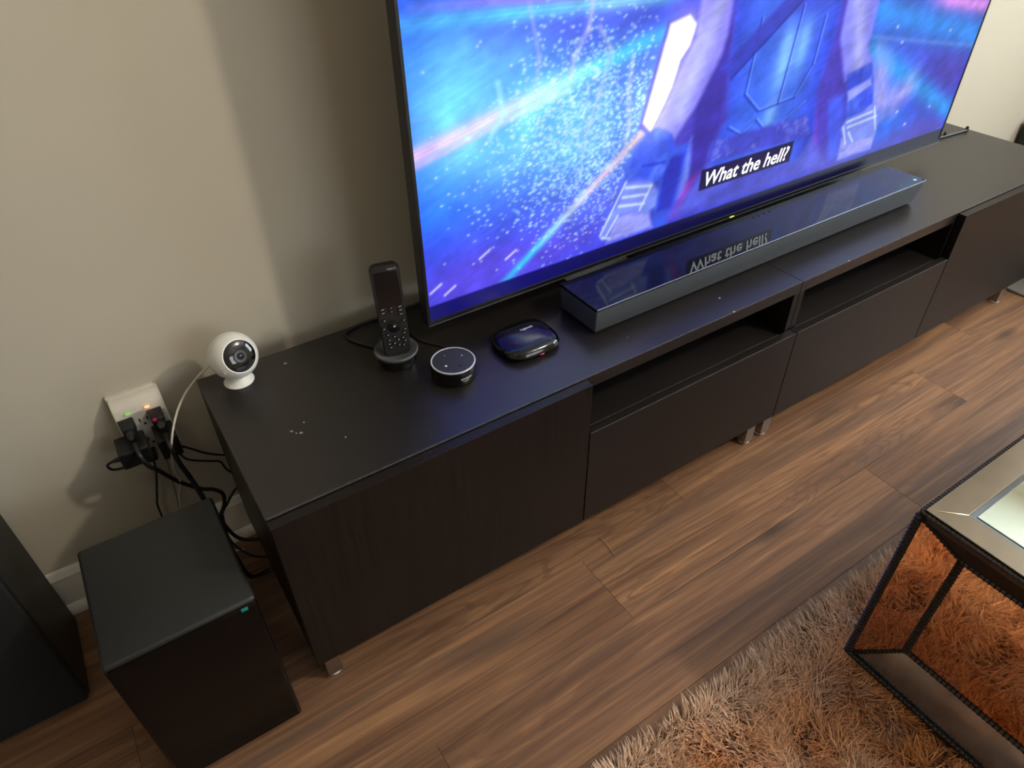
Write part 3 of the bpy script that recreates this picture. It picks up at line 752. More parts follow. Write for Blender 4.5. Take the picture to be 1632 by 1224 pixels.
# ================================================================== smart speaker (round)
def lathe_part(prof, name, m, t, loc, seg=64, **k): return MB().lathe(prof, seg, Matrix.Translation(loc), **k).build(name, m, t)
EC = Vector((0.4045, -0.2535, BT)); ER = 0.0418
ec = thing('smart_speaker', EC, 'small round black smart speaker with a pale ring on top', 'smart speaker')
lathe_part([(ER - .004, 0.0), (ER - .001, .0012), (ER, .004), (ER, .0285), (ER - .0008, .0305)], 'body', M_GLOSS, ec, EC)
lathe_part([(ER - .0008, .0300), (ER - .0006, .0318), (ER - .0016, .0327), (ER - .0034, .0324), (ER - .0036, .0305)], 'light_ring', M_RING, ec, EC)
tp = lathe_part([(ER - .0036, .0300), (ER - .0036, .0316), (ER - .006, .0320), (0.002, .0320)], 'top', M_ECHO, ec, EC)
for (dx, dy, m_, s_) in [(-.006, .021, M_PRINTD, .0014), (.021, .004, M_PRINT, .0014), (-.019, -.008, M_PRINT, .0024), (.003, -.022, M_BLACK, .003)]:
    lathe_part([(s_, .0318), (s_, .0323), (s_ * .6, .0325)], 'button', m_, ec, EC + Vector((dx, dy, 0)), 12)
ang0 = math.radians(-85)
def wrap(p):
    a = ang0 + p.x / ER
    return Vector((EC.x + (ER + .0003) * math.cos(a), EC.y + (ER + .0003) * math.sin(a), EC.z + .0165 + p.y))
text_mesh('amazon', .007, None, 'logo_text', M_PRINT, ec, offset=.00004, warp=wrap, width=.0225)
arc = []
for k in range(9):
    u = -1 + 2 * k / 8
    arc.append(wrap(Vector((u * .0062 - .0015, -.0056 + .0016 * u * u, 0))))
MB().tube(arc, .0003, 5, 2).build('logo_smile', M_PRINT, ec)
MB().tube([(0.43, -.225, BT + .01), (0.436, -.205, BT + .003), (0.43, -.17, BT + .0022), (0.40, -.12, BT + .0022), (0.40, -.05, BT + .0022), (0.405, -.006, BT + .0022)], .0018, 6, 6).build('power_cord', M_RUB, ec)

# ================================================================== remote hub (flat rounded puck)
HC = Vector((0.5655, -0.2495, BT))
hb = thing('remote_hub', HC, 'glossy black rounded hub box between the smart speaker and the soundbar', 'hub')
def superellipse_body(cx, cy, prof, n=64, ex=3.2):
    """prof: list of (half width, half depth, z)"""
    v = []; f = []
    for a_, b_, z in prof:
        for k in range(n):
            th = 2 * math.pi * k / n
            c, s = math.cos(th), math.sin(th)
            v.append((cx + a_ * math.copysign(abs(c) ** (2 / ex), c), cy + b_ * math.copysign(abs(s) ** (2 / ex), s), z))
    for i in range(len(prof) - 1):
        for k in range(n):
            k2 = (k + 1) % n
            f.append((i * n + k, i * n + k2, (i + 1) * n + k2, (i + 1) * n + k))
    f.append(tuple(range(n))[::-1]); f.append(tuple(range((len(prof) - 1) * n, len(prof) * n)))
    return MB().add(v, f)
z = BT
superellipse_body(HC.x, HC.y, [(.050, .041, z), (.056, .047, z + .002), (.0625, .0535, z + .009), (.0625, .0535, z + .012), (.060, .051, z + .0155)]).build('lower_shell', M_GLOSS, hb)
superellipse_body(HC.x, HC.y, [(.0615, .0525, z + .0145), (.0600, .0510, z + .018), (.056, .047, z + .0215), (.048, .039, z + .0240), (.032, .026, z + .0256), (.015, .012, z + .0262), (.001, .001, z + .0263)]).build('upper_shell', M_GLOSS, hb)
text_mesh('logitech', .008, frame_matrix((HC.x + .012, HC.y + .012, z + .0266), (1, .0, 0), (0, 1, 0)), 'logo_text', M_PRINT, hb, offset=.00006, width=.027)
superellipse_body(HC.x + .006, HC.y - .0500, [(.0045, .0022, z + .0045), (.005, .003, z + .006), (.0045, .0022, z + .0075)], 16, 2).build('status_lamp', M_REDLED, hb)

# ================================================================== remote control and its charging dock
DC = Vector((0.3365, -0.156, BT))
dk = thing('charging_dock', DC, 'round black charging dock with a grey dished top, holding the remote control', 'dock')
lathe_part([(.033, 0.0), (.0355, .001), (.036, .003), (.0375, .020)], 'base', M_GLOSS, dk, DC)
lathe_part([(.0375, .0200), (.0405, .0235), (.0415, .027), (.0405, .029), (.037, .0285), (.030, .022), (.0, .019)], 'dished_top', M_DOCK, dk, DC)
MB().tube([(DC.x - .01, DC.y + .034, BT + .006), (DC.x - .02, DC.y + .06, BT + .0028), (DC.x - .045, DC.y + .10, BT + .0028), (DC.x - .05, DC.y + .13, BT + .0032), (DC.x - .02, DC.y + .148, BT + .0035), (DC.x + .06, DC.y + .150, BT + .004), (DC.x + .16, DC.y + .152, BT + .004)], .0026, 6, 6).build('power_cord', M_RUB, dk)

rc = thing('remote_control', (0.337, -0.158, BT + .02), 'tall black remote control with small buttons standing in the round dock', 'remote control')
rx = Vector((0.055, -0.012, 0)).normalized()
rb_, rt_ = Vector((0.3375, -0.1625, BT + .018)), Vector((0.3415, -0.1345, 0.676))
RM = frame_matrix(rb_, rx, (rt_ - rb_))
RL = (rt_ - rb_).length
def rem_shell(w0, w1, t0, t1, d0, d1, rad):
    """rounded slab in remote coordinates: x width, y length, z toward the viewer"""
    v = []; f = []
    out = []
    n = 6
    hw0, hw1 = w0 / 2, w1 / 2
    for cx, cy, a0, hw in [(1, 0, -90, hw0), (1, 1, 0, hw1), (-1, 1, 90, hw1), (-1, 0, 180, hw0)]:
        for k in range(n + 1):
            a = math.radians(a0 + 90 * k / n)
            yy = (t1 - rad) if cy else (t0 + rad)
            out.append((cx * (hw - rad) + rad * math.cos(a), yy + rad * math.sin(a)))
    m = len(out)
    cyc = (t0 + t1) / 2
    layers = [(0.80, d0), (0.97, d0 + (d1 - d0) * .3), (1.0, d0 + (d1 - d0) * .65), (0.985, d0 + (d1 - d0) * .9), (.94, d1)]
    for s_, zz in layers:
        for px_, py_ in out:
            v.append((px_ * s_, cyc + (py_ - cyc) * (1 - (1 - s_) * .3), zz))
    for i in range(len(layers) - 1):
        for k in range(m):
            k2 = (k + 1) % m
            f.append((i * m + k, i * m + k2, (i + 1) * m + k2, (i + 1) * m + k))
    f.append(tuple(range(m))[::-1]); f.append(tuple(range((len(layers) - 1) * m, len(layers) * m)))
    return MB().add([RM @ Vector(p) for p in v], f)
rem_shell(.050, .054, 0, RL, -.018, .006, .012).build('body', M_BLACK, rc)
box('display', mat('remote_display', S(12, 12, 16), 0.12, noise=0.05), rc, -.0215, .0215, RL * .56, RL * .93, .0055, .0068, .0005, RM)
text_mesh('logitech', .006, RM @ frame_matrix((.012, RL * .948, .0064), (1, 0, 0), (0, 1, 0)), 'logo_text', M_PRINTD, rc, offset=.0001, width=.016)
def rbtn(x, y, w, h, m, rnd=False):
    if rnd: MB().lathe([(w, .005), (w, .0072), (w * .8, .0078)], 20, RM @ Matrix.Translation((x, y, 0))).build('button', m, rc)
    else: box('button', m, rc, x - w / 2, x + w / 2, y - h / 2, y + h / 2, .0055, .0076, .0005, RM)
def glyph(x, y, w=.0016, h=.0012): box('glyph', M_PRINTD, rc, x - w, x + w, y - h, y + h, .0072, .0080, 0, RM)
for y_, xs_ in [(.098, (-.016, .0, .016)), (.091, (-.016, 0, .016)), (.083, (.016,))]:
    for x_ in xs_:
        rbtn(x_, y_, .011, .005, M_GLOSS); glyph(x_, y_, .0026 if abs(x_) > .01 else .0011, .0008)
rbtn(0, .062, .0125, 0, M_GLOSS, True); MB().lathe([(.0045, .0072), (.0045, .0084), (.003, .0088)], 16, RM @ Matrix.Translation((0, .062, 0))).build('button', M_BLACK, rc); 
box('glyph', M_PRINT, rc, -.0014, .0014, .0608, .0632, .0086, .0092, 0, RM)
for x_, y_ in [(-.016, .076), (.019, .070), (-.019, .060), (.019, .052), (-.014, .047), (.0165, .045), (-.002, .041), (-.013, .036), (.004, .034), (.013, .036), (-.004, .028), (-.014, .028), (.016, .029), (-.012, .021), (.012, .021), (.004, .0225)]:
    rbtn(x_, y_, .007, .005, M_GLOSS); glyph(x_, y_, .0014, .0009)

# ================================================================== round white security camera
BC = Vector((0.0705, -0.0445, 0.5345)); BR = 0.0432
sc_ = thing('security_camera', (0.0672, -0.0465, BT), 'white ball-shaped security camera with a dark glass face on the bench corner', 'camera')
fn = Vector((0.234, -0.869, 0.405)).normalized()
xa = Vector((0, 0, 1)).cross(fn).normalized()
BM = frame_matrix(BC, xa, fn.cross(xa))         # local z = facing direction
capa = 0.79                                     # opening angle of the face
prof = [(BR * math.sin(a), BR * math.cos(a)) for a in np.linspace(math.pi, capa, 22)]
prof += [(BR * math.sin(capa) - .0018, BR * math.cos(capa) + .0002), (BR * math.sin(capa) - .0022, BR * math.cos(capa) - .002)]
MB().lathe(prof, 56, BM).build('shell', M_WHITE, sc_)
fr_ = BR * math.sin(capa) - .002
zf = BR * math.cos(capa)
MB().lathe([(fr_, zf - .003), (fr_, zf - .0006), (fr_ * .85, zf + .0012), (fr_ * .6, zf + .0026), (fr_ * .3, zf + .0035), (0, zf + .0038)], 56, BM).build('glass_face', M_LENS, sc_)
MB().lathe([(.0125, zf + .0026), (.0132, zf + .0032), (.0128, zf + .0040), (.0118, zf + .0042), (.0112, zf + .0036)], 40, BM).build('lens_ring', M_SLOT, sc_)
MB().lathe([(.0112, zf + .0030), (.0112, zf + .0040), (.0064, zf + .0043)], 40, BM).build('lens_bezel', M_LENSR, sc_)
MB().lathe([(.0064, zf + .0036), (.0066, zf + .0050), (.0056, zf + .0053), (.0044, zf + .0044)], 32, BM).build('lens_barrel', M_SLOT, sc_)
MB().lathe([(.0046, zf + .0040), (.0040, zf + .0048), (.0024, zf + .0054), (0, zf + .0056)], 24, BM).build('lens', M_LENS, sc_)
MB().lathe([(.0008, zf + .0028), (.0008, zf + .0036), (.0004, zf + .0038)], 8, BM @ Matrix.Translation((-.009, .014, -.0006))).build('sensor', M_SLOT, sc_)
# slot on the side of the shell
sd = (BM.to_3x3() @ Vector((-.80, -.30, .42))).normalized()
sm = frame_matrix(BC + sd * (BR - .0008), BM.to_3x3() @ Vector((.25, -.9, .35)), sd.cross(BM.to_3x3() @ Vector((.25, -.9, .35))))
box('card_slot', M_PGREY, sc_, -.007, .007, -.0012, .0012, -.001, .0012, .0003, sm)
lathe_part([(.026, 0), (.0272, .0006), (.0272, .0018), (.024, .0045), (.018, .0095), (.0145, .0135), (.0135, .017)], 'foot', M_WHITE, sc_, Vector((0.0672, -0.0465, BT)), 48)
MB().tube([(0.045, -0.012, 0.515), (0.028, -0.004, 0.502), (0.012, 0.004, 0.488), (-0.004, 0.010, 0.471), (-0.026, 0.0, 0.458), (-0.05, -0.02, 0.44), (-0.072, -0.052, 0.419), (-0.085, -0.055, 0.38), (-0.092, -0.02, 0.32), (-0.093, 0.0, 0.262), (-0.108, 0.016, 0.205), (-0.115, 0.028, 0.12), (-0.09, 0.015, 0.03), (-.03, .0, .004)], .0021, 8, 8).build('cable', M_WCABLE, sc_)

# ================================================================== surge protector and plugs
SPX0, SPX1, SPZ0, SPZ1 = -0.150, -0.0625, 0.334, 0.465
sp_ = thing('surge_protector', (-0.106, 0.062, 0.338), 'white six-outlet surge protector plugged in low on the wall', 'surge protector')
# body, narrower and sloping back at the top
MB().prism([(0.062, SPZ0), (0.030, SPZ0), (0.024, SPZ0 + .004), (0.022, SPZ0 + .02), (0.022, SPZ1 - .03), (0.027, SPZ1 - .014), (0.040, SPZ1 - .002), (0.048, SPZ1), (0.062, SPZ1)], 0, SPX0, SPX1).build('housing', M_OFFW, sp_, bevel=.003)
box('wall_plate', M_OFFW, sp_, SPX0 - .002, SPX1 - .006, 0.052, 0.062, SPZ1 - .008, SPZ1 + .004, .0015)
# recessed-look grey face with an arched top
arc_p = [(SPX0 + .004, SPZ0 + .006), (SPX1 - .004, SPZ0 + .006), (SPX1 - .004, SPZ1 - .036)]
arc_p += [(SPX1 - .004 - (SPX1 - SPX0 - .008) * k / 10, SPZ1 - .036 + .012 * math.sin(math.pi * k / 10)) for k in range(1, 10)] + [(SPX0 + .004, SPZ1 - .036)]
fc = MB().prism([(a, b) for a, b in arc_p], 1, 0.0205, 0.0235).build('face_plate', M_PGREY, sp_, bevel=.0006)
def outlet(cx, cz):
    for dx in (-.0065, .0065):
        box('slot', M_SLOT, fc, cx + dx - .0011, cx + dx + .0011, .0198, .0208, cz - .0035, cz + .0045, 0)
    MB().lathe([(.0024, 0), (.0024, .0008), (.001, .001)], 12, frame_matrix((cx, .0207, cz - .010), (1, 0, 0), (0, 0, 1))).build('slot', M_SLOT, fc)
for cx in (-.133, -.106, -.079):
    for cz in (.422, .375): outlet(cx, cz)
def led(name, cx, cz, m):
    box(name, m, sp_, cx - .004, cx + .004, .0192, .0212, cz - .002, cz + .002, .0006)
led('green_pilot_lamp', -.1265, .4445, M_GRLED); led('red_pilot_lamp', -.0925, .4460, M_ORLED)

def plug_head(t, cx, cz, y0, y1, w, h, m=M_BLACK):
    """three-prong plug: square face against the outlet tapering to a strain relief"""
    MB().hexa([(cx - w / 2, y0, cz - h / 2), (cx + w / 2, y0, cz - h / 2), (cx + w / 2, y0, cz + h / 2), (cx - w / 2, y0, cz + h / 2)],
              [(cx - w * .4, y1, cz - h * .42), (cx + w * .4, y1, cz - h * .42), (cx + w * .4, y1, cz + h * .3), (cx - w * .4, y1, cz + h * .3)]).build('plug_head', m, t, bevel=.002)
p = thing('power_plug', (-.134, .02, .42), 'black three-prong plug at the upper left of the surge protector', 'plug', 'plugs in the surge protector')
plug_head(p, -.1345, .424, .0202, -.006, .027, .026)
MB().lathe([(.0085, 0), (.0075, .010), (.0058, .022), (.0045, .026)], 16, frame_matrix((-.1345, -.004, .419), (1, 0, 0), (0, .35, 1))).build('strain_relief', M_RUB, p)
MB().tube([(-.1345, -.026, .411), (-.133, -.050, .398), (-.127, -.052, .372), (-.118, -.03, .337), (-.096, 0.0, .267), (-.064, .002, .224), (-.042, .002, .208), (-.029, .002, .186), (-.034, .004, .155), (-.05, .01, .11), (-.03, .012, .03), (.03, .0, .006), (.1, -.02, .0055)], .0042, 8, 8).build('cord', M_RUB, p)

p = thing('power_plug', (-.083, .02, .42), 'black plug with a red glow at the upper right of the surge protector', 'plug', 'plugs in the surge protector')
plug_head(p, -.0835, .426, .0202, -.010, .025, .026)
MB().lathe([(.0034, 0), (.0034, .0014), (.002, .002)], 16, frame_matrix((-.0885, -.0085, .4335), (1, 0, 0), (0, 0, 1))).build('pilot_lamp', M_PINKLED, p)
MB().lathe([(.0085, 0), (.0072, .012), (.0055, .024)], 16, frame_matrix((-.082, -.008, .421), (1, 0, 0), (0, .5, 1))).build('strain_relief', M_RUB, p)
MB().tube([(-.082, -.028, .409), (-.0815, -.058, .400), (-.079, -.062, .36), (-.073, -.062, .321), (-.067, -.078, .285), (-.062, -.10, .24), (-.055, -.13, .16), (-.045, -.12, .06), (-.02, -.09, .008), (.05, -.08, .005)], .0048, 8, 8).build('cord', M_RUB, p)

p = thing('power_adapter', (-.14, .0, .38), 'black brick adapter sticking out at the lower left of the surge protector', 'adapter', 'plugs in the surge protector')
box('brick', M_BLACK, p, -.1665, -.1145, -.034, .020, .366, .402, .003)
MB().lathe([(.0052, 0), (.004, .008), (.003, .012)], 12, frame_matrix((-.1660, -.018, .384), (0, 1, 0), (0, 0, 1)) @ Matrix.Rotation(math.pi, 4, 'X')).build('strain_relief', M_RUB, p)
MB().tube([(-.168, -.018, .384), (-.182, -.016, .382), (-.191, -.004, .368), (-.188, .006, .348), (-.172, .012, .338), (-.150, .018, .334), (-.135, .022, .334)], .0024, 8, 8).build('cord', M_RUB, p)

p = thing('power_adapter', (-.08, .0, .38), 'black brick adapter at the lower right of the surge protector', 'adapter', 'plugs in the surge protector')
box('brick', M_BLACK, p, -.1005, -.0645, -.034, .020, .355, .402, .003)
MB().tube([(-.066, -.018, .362), (-.054, .0, .335), (-.027, .028, .283), (.006, .038, .252), (.05, .04, .235)], .0022, 8, 8).build('cord', M_RUB, p)
MB().tube([(-.074, -.018, .357), (-.066, .0, .312), (-.032, .030, .262), (-.010, .038, .241), (-.003, .040, .212), (.02, .04, .17)], .0022, 8, 8).build('cord', M_RUB, p)

p = thing('power_plug', (-.12, .02, .345), 'small black plug at the bottom of the surge protector with a thin cord hanging', 'plug', 'plugs in the surge protector')
plug_head(p, -.119, .344, .034, .002, .022, .024)
MB().tube([(-.119, .008, .336), (-.122, .022, .305), (-.130, .040, .261), (-.143, .045, .214), (-.151, .045, .179), (-.15, .035, .10), (-.13, .01, .02), (-.10, .0, .004)], .0021, 8, 8).build('cord', M_RUB, p)

p = thing('charging_cable', (-.098, .03, .33), 'thin beige cable hanging from the underside of the surge protector', 'cable')
box('connector', M_OFFW, p, -.1055, -.0905, .020, .028, .318, .342, .001)
MB().tube([(-.098, .024, .320), (-.101, .032, .285), (-.105, .038, .25), (-.112, .044, .185), (-.118, .044, .12), (-.10, .02, .02), (-.06, .01, .003)], .0017, 8, 8).build('cord', M_BCABLE, p)

wl = MB().tube([(.03, .025, .185), (.006, .02, .172), (-.007, .018, .166), (-.028, .008, .150), (-.045, .0, .13), (-.05, -.01, .06), (-.02, -.03, .006), (.03, -.06, .004)], .0028, 8, 8).build('loose_cord', M_RUB)
tag(wl, 'black cord coming out from behind the bench above the baseboard', 'cord')

# ================================================================== subwoofer
QX0, QX1, QY0, QY1, QZ = -0.266, -0.052, -0.436, -0.190, 0.374
sw = thing('subwoofer', ((QX0 + QX1) / 2, (QY0 + QY1) / 2, 0), 'black box subwoofer on the floor with a satin top', 'subwoofer')
box('cabinet', mat('subwoofer_gloss', S(10, 9, 9), 0.14, spec=0.28, noise=0.08), sw, QX0, QX1, QY0, QY1, 0.012, QZ - .010, .006)
MB().box(QX0, QX1, QY0 + .001, QY1, QZ - .012, QZ).build('top_panel', M_SUBTOP, sw, bevel=.0085, bseg=4)
for fx in (QX0 + .03, QX1 - .03):
    for fy in (QY0 + .03, QY1 - .03):
        MB().lathe([(.012, 0), (.014, .002), (.014, .014)], 16, Matrix.Translation((fx, fy, 0))).build('rubber_foot', M_RUB, sw)
box('sticker', M_TEAL, sw, QX1 - .0245, QX1 - .0145, QY0 - .0006, QY0 + .001, QZ - .0185, QZ - .0125, 0)
MB().tube([(-.20, QY1 + .004, .06), (-.21, QY1 + .03, .02), (-.235, QY1 + .02, .005), (-.275, QY1 + .01, .004), (-.30, QY1 + .04, .004), (-.29, QY1 + .09, .004), (-.22, QY1 + .12, .004)], .0025, 8, 8).build('power_cord', M_RUB, sw)

# ================================================================== tower speakers
def tower(x0, y0, w, d, h, label):
    t = thing('tower_speaker', (x0 + w / 2, y0 + d / 2, 0), label, 'speaker')
    box('cabinet', M_TOWER, t, x0, x0 + w, y0 + .018, y0 + d, 0.008, h, .004)
    box('grille', M_GRILLE, t, x0 + .002, x0 + w - .002, y0, y0 + .0175, 0.014, h - .006, .005)
    for fx in (x0 + .03, x0 + w - .03):
        for fy in (y0 + .03, y0 + d - .03):
            MB().lathe([(.010, 0), (.012, .002), (.012, .010)], 14, Matrix.Translation((fx, fy, 0))).build('rubber_foot', M_RUB, t)
    return t
tower(-0.576, -0.190, 0.203, 0.203, 1.0, 'tall black tower speaker at the left of the subwoofer')
lb = thing('storage_box', (3.26, -0.06, 0), 'low dark storage box by the wall beyond the right end of the benches', 'box')
box('body', M_TOWER, lb, 3.12, 3.40, -0.17, 0.045, 0.0, 0.30, .004)
box('lid', M_BLACK, lb, 3.115, 3.405, -0.175, 0.046, 0.30, 0.335, .006)

# ================================================================== coffee table
CX0, CX1, CY1, CY0 = 0.850, 2.00, -0.915, -1.62
CB, CT = 0.034, 0.450
ct = thing('coffee_table', ((CX0 + CX1) / 2, (CY0 + CY1) / 2, CB), 'mirrored coffee table with dark beaded edges standing on the rug', 'coffee table')
BWD = 0.046
# top: substrate, four mitred border mirrors, centre mirror
MB().hexa([(CX0 + .004, CY0 + .004, CT - .022), (CX1 - .004, CY0 + .004, CT - .022), (CX1 - .004, CY1 - .004, CT - .022), (CX0 + .004, CY1 - .004, CT - .022)],
          [(CX0 + .004, CY0 + .004, CT - .004), (CX1 - .004, CY0 + .004, CT - .004), (CX1 - .004, CY1 - .004, CT - .004), (CX0 + .004, CY1 - .004, CT - .004)]).build('top_board', M_BEAD, ct)
o_ = [(CX0 + .003, CY0 + .003), (CX1 - .003, CY0 + .003), (CX1 - .003, CY1 - .003), (CX0 + .003, CY1 - .003)]
i_ = [(CX0 + BWD, CY0 + BWD), (CX1 - BWD, CY0 + BWD), (CX1 - BWD, CY1 - BWD), (CX0 + BWD, CY1 - BWD)]
for k in range(4):
    a, b, c_, d_ = o_[k], o_[(k + 1) % 4], i_[(k + 1) % 4], i_[k]
    g = .0004
    MB().hexa([(*a, CT - .0045), (*b, CT - .0045), (*c_, CT - .0045), (*d_, CT - .0045)], [(*a, CT), (*b, CT), (*c_, CT), (*d_, CT)]).build('border_mirror', M_BORDER, ct, bevel=.0008)
box('inset_strip', M_SMOKE, ct, CX0 + BWD, CX1 - BWD, CY0 + BWD, CY1 - BWD, CT - .0045, CT - .0022, 0)
box('centre_mirror', M_MIRROR, ct, CX0 + BWD + .008, CX1 - BWD - .008, CY0 + BWD + .008, CY1 - BWD - .008, CT - .003, CT - .0005, .001)
# base board
box('base_board', M_BEAD, ct, CX0 + .002, CX1 - .002, CY0 + .002, CY1 - .002, CB, CB + .012, .003)
# beaded mouldings
def beads(pts, r, step, name, close=False):
    """a half-round bar carrying a row of turned beads"""
    mb = MB()
    P = [Vector(p) for p in pts] + ([Vector(pts[0])] if close else [])
    for a, b in zip(P[:-1], P[1:]):
        mb.tube([a, b], r * .8, 6, 1)
        d = (b - a); n = max(2, int(d.length / step)); t = d.normalized()
        u = t.cross(Vector((.3, .2, .9))).normalized(); w = t.cross(u)
        for k in range(n):
            c0 = a + d * ((k + .5) / n)
            v = [c0 - t * step * .46, c0 + t * step * .46]
            ring = [c0 + (u * math.cos(x) + w * math.sin(x)) * r * 1.22 for x in [0, 1.047, 2.094, 3.1416, 4.189, 5.236]]
            mb.add(v + ring, [(0, 2 + i, 2 + (i + 1) % 6) for i in range(6)] + [(1, 2 + (i + 1) % 6, 2 + i) for i in range(6)])
    return tag(mb.build(name, M_BEAD, ct, recalc=False), kind='stuff')
beads([(CX0, CY0, CT - .006), (CX1, CY0, CT - .006), (CX1, CY1, CT - .006), (CX0, CY1, CT - .006)], .0035, .0075, 'beaded_top_rim', True)
beads([(CX0, CY0, CB + .014), (CX1, CY0, CB + .014), (CX1, CY1, CB + .014), (CX0, CY1, CB + .014)], .004, .008, 'beaded_base_rim', True)
# each side: a recessed bronze mirror in a coved frame of four mitred strips
REC, MW, ZI0, ZI1 = 0.030, 0.073, 0.122, 0.378
corners = [(CX0, CY0), (CX1, CY0), (CX1, CY1), (CX0, CY1)]
for k in range(4):
    a, b = corners[k], corners[(k + 1) % 4]
    dv = Vector((b[0] - a[0], b[1] - a[1], 0)); L_ = dv.length
    mt = frame_matrix((a[0], a[1], 0), dv, (0, 0, 1))        # local z points out of the side
    zo0, zo1, e = CB + .012, CT - .020, .006
    O = [(e, zo0), (L_ - e, zo0), (L_ - e, zo1), (e, zo1)]
    I = [(MW, ZI0), (L_ - MW, ZI0), (L_ - MW, ZI1), (MW, ZI1)]
    for q, (nm, m_) in enumerate([('lower_cove', M_SMOKE), ('side_cove_mirror', M_BRONZE), ('upper_cove', M_BEAD), ('side_cove_mirror', M_BRONZE)]):
        o0, o1, i0, i1 = O[q], O[(q + 1) % 4], I[q], I[(q + 1) % 4]
        front = [mt @ Vector((*o0, -.004)), mt @ Vector((*o1, -.004)), mt @ Vector((*i1, -REC)), mt @ Vector((*i0, -REC))]
        back = [mt @ Vector((*o0, -.010)), mt @ Vector((*o1, -.010)), mt @ Vector((*i1, -REC - .006)), mt @ Vector((*i0, -REC - .006))]
        MB().hexa(back, front).build(nm, m_, ct)
        beads([mt @ Vector((*o0, -.003)), mt @ Vector((*i0, -REC))], .0042, .008, 'mitre_bead')
        beads([mt @ Vector((*i0, -REC + .001)), mt @ Vector((*i1, -REC + .001))], .0055 if q in (1, 3) else .0042, .008, 'inner_bead')
    box('side_mirror', M_BRONZE, ct, MW, L_ - MW, ZI0, ZI1, -REC - .005, -REC - .001, 0, mt)
    beads([(a[0], a[1], CB + .012), (a[0], a[1], CT - .010)], .0062, .0085, 'corner_post')

# ================================================================== shag rug
GX0, GX1, GY0, GY1 = 0.02, 2.75, -2.5, -0.822
rug = thing('shag_rug', ((GX0 + GX1) / 2, (GY0 + GY1) / 2, 0), 'tan and golden-brown shag rug under the coffee table', 'rug')
box('backing', M_BACKING, rug, GX0, GX1, GY0, GY1, 0.0005, 0.010, .002)
def pile(n, x0, x1, y0, y1, keep, wid):
    x = RNG.uniform(x0, x1, n); y = RNG.uniform(y0, y1, n)
    k = keep(x, y); x = x[k]; y = y[k]; n = len(x)
    nz_ = lambda s, sd: fbm(x * s + 50, y * s + 50, sd, 3)
    th = nz_(9, 100) * 14 + RNG.normal(0, .95, n)             # clumps lie in a common direction
    lean = .40 + .40 * nz_(14, 120) + RNG.normal(0, .16, n)
    ln = RNG.uniform(.024, .038, n)
    # fringe leans out over the edge
    e = np.clip((y - (GY1 - .02)) / .02, 0, 1)
    dxv = np.cos(th) * (1 - .8 * e); dyv = np.sin(th) * (1 - e) + e * .9
    s = np.sin(lean); c_ = np.cos(lean)
    s2 = np.sin(np.clip(lean + .22, 0, 1.5)); c2 = np.cos(np.clip(lean + .22, 0, 1.45))
    z0_ = np.full(n, .008)
    B = np.stack([x, y, z0_], 1)
    Mv = B + np.stack([dxv * s * ln * .5, dyv * s * ln * .5, c_ * ln * .5], 1)
    T = Mv + np.stack([dxv * s2 * ln * .55, dyv * s2 * ln * .55, c2 * ln * .55], 1)
    wa = RNG.uniform(0, math.pi, n); W = np.stack([np.cos(wa), np.sin(wa), RNG.uniform(-.3, .3, n)], 1) * wid / 2
    V = np.stack([B - W, B + W, Mv - W * .95, Mv + W * .95, T - W * .2, T + W * .2], 1).reshape(-1, 3)
    base = (np.arange(n) * 6)[:, None]
    F = np.concatenate([base + [0, 1, 3, 2], base + [2, 3, 5, 4]], 1).reshape(-1, 4)
    bd = np.clip(1 - (GY1 - y) / .09, 0, 1)  # border strands paler: sheen of grazing light put into the yarn colour
    t1 = (np.clip((nz_(7, 140) - .36) * 2.6, 0, 1) * (1 - bd))[:, None]; t2 = np.clip((nz_(16, 160) - .5) * 4, 0, 1)[:, None]
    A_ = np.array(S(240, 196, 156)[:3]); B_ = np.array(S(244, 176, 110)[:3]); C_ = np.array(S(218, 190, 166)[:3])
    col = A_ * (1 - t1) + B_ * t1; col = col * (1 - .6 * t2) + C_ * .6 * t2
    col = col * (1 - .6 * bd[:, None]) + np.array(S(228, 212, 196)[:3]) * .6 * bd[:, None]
    col = col * RNG.uniform(.70, 1.30, (n, 1))
    return V, F, np.repeat(col, 6, 0)
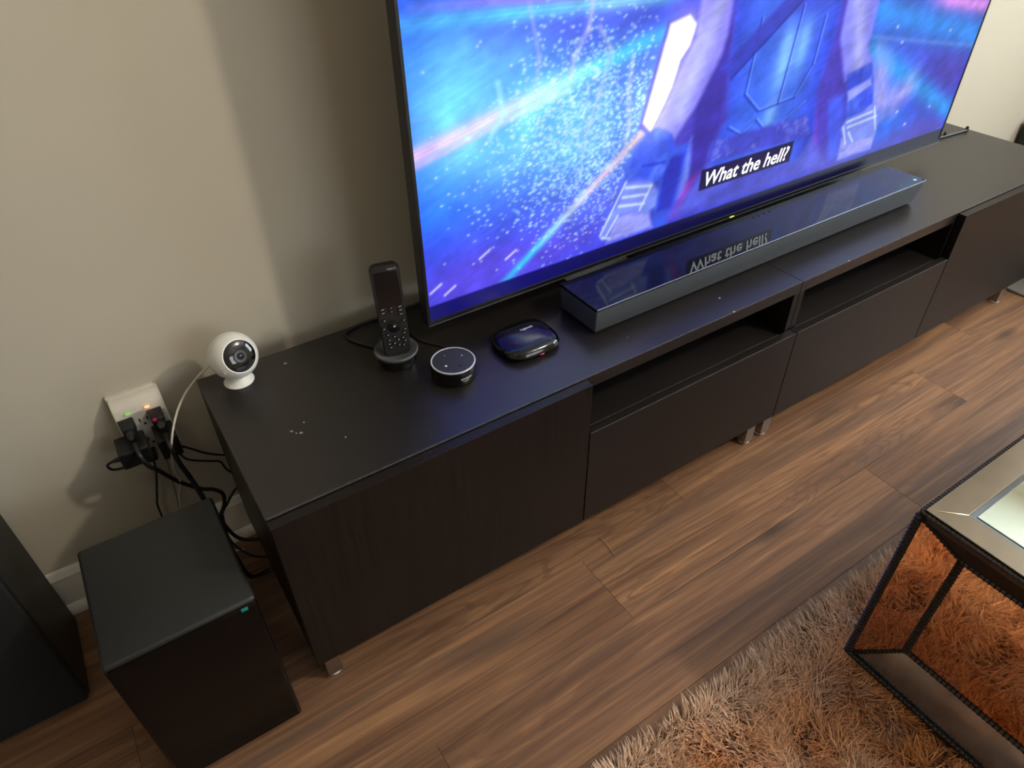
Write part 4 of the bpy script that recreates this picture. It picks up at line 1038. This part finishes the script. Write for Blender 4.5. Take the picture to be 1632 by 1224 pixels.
fx0, fx1, fy0, fy1 = CX0 + .012, CX1 - .012, CY0 + .012, CY1 - .012
notable = lambda x, y: ~((x > fx0) & (x < fx1) & (y > fy0) & (y < fy1))
near = lambda x, y: notable(x, y) & (x < 1.7) & (y > -1.5)
far = lambda x, y: notable(x, y) & ~((x < 1.7) & (y > -1.5))
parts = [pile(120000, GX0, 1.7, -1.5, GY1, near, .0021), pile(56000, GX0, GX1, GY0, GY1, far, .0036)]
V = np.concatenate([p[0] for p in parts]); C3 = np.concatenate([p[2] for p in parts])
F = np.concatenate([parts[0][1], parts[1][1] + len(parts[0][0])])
me = bpy.data.meshes.new('pile')
me.vertices.add(len(V)); me.vertices.foreach_set('co', V.ravel())
me.loops.add(F.size); me.loops.foreach_set('vertex_index', F.ravel().astype(np.int32))
me.polygons.add(len(F)); me.polygons.foreach_set('loop_start', np.arange(0, F.size, 4, dtype=np.int32))
me.update(calc_edges=True)
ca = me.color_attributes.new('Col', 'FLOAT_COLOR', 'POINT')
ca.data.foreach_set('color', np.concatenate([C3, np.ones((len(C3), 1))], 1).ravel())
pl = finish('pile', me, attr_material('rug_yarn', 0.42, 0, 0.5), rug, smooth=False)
tag(pl, kind='stuff')

# ================================================================== odds and ends
st = MB().tube([(0.655, -0.418, .002), (0.657, -0.44, .0035), (0.652, -0.475, .002)], .0008, 5, 6).build('straw', M_STRAW)
tag(st, 'thin stray straw on the floor below the drawer gap', 'straw')
mt_ = MB().box(2.47, 3.1, -0.62, -0.1, 0.0, 0.010).build('floor_mat', M_MAT, bevel=.004)
tag(mt_, 'small grey floor mat past the right end of the benches', 'mat')
pf = thing('pouf', (2.72, -0.40, 0.01), 'grey upholstered pouf with a black base at the right edge', 'pouf')
lathe_part([(.10, 0.0), (.105, .004), (.105, .025), (.10, .03)], 'base', M_BLACK, pf, Vector((2.70, -0.43, .010)), 32)
lathe_part([(.10, .03), (.122, .045), (.13, .09), (.13, .22), (.115, .265), (.06, .28), (0, .283)], 'cushion', M_POUF, pf, Vector((2.70, -0.43, .010)), 40)
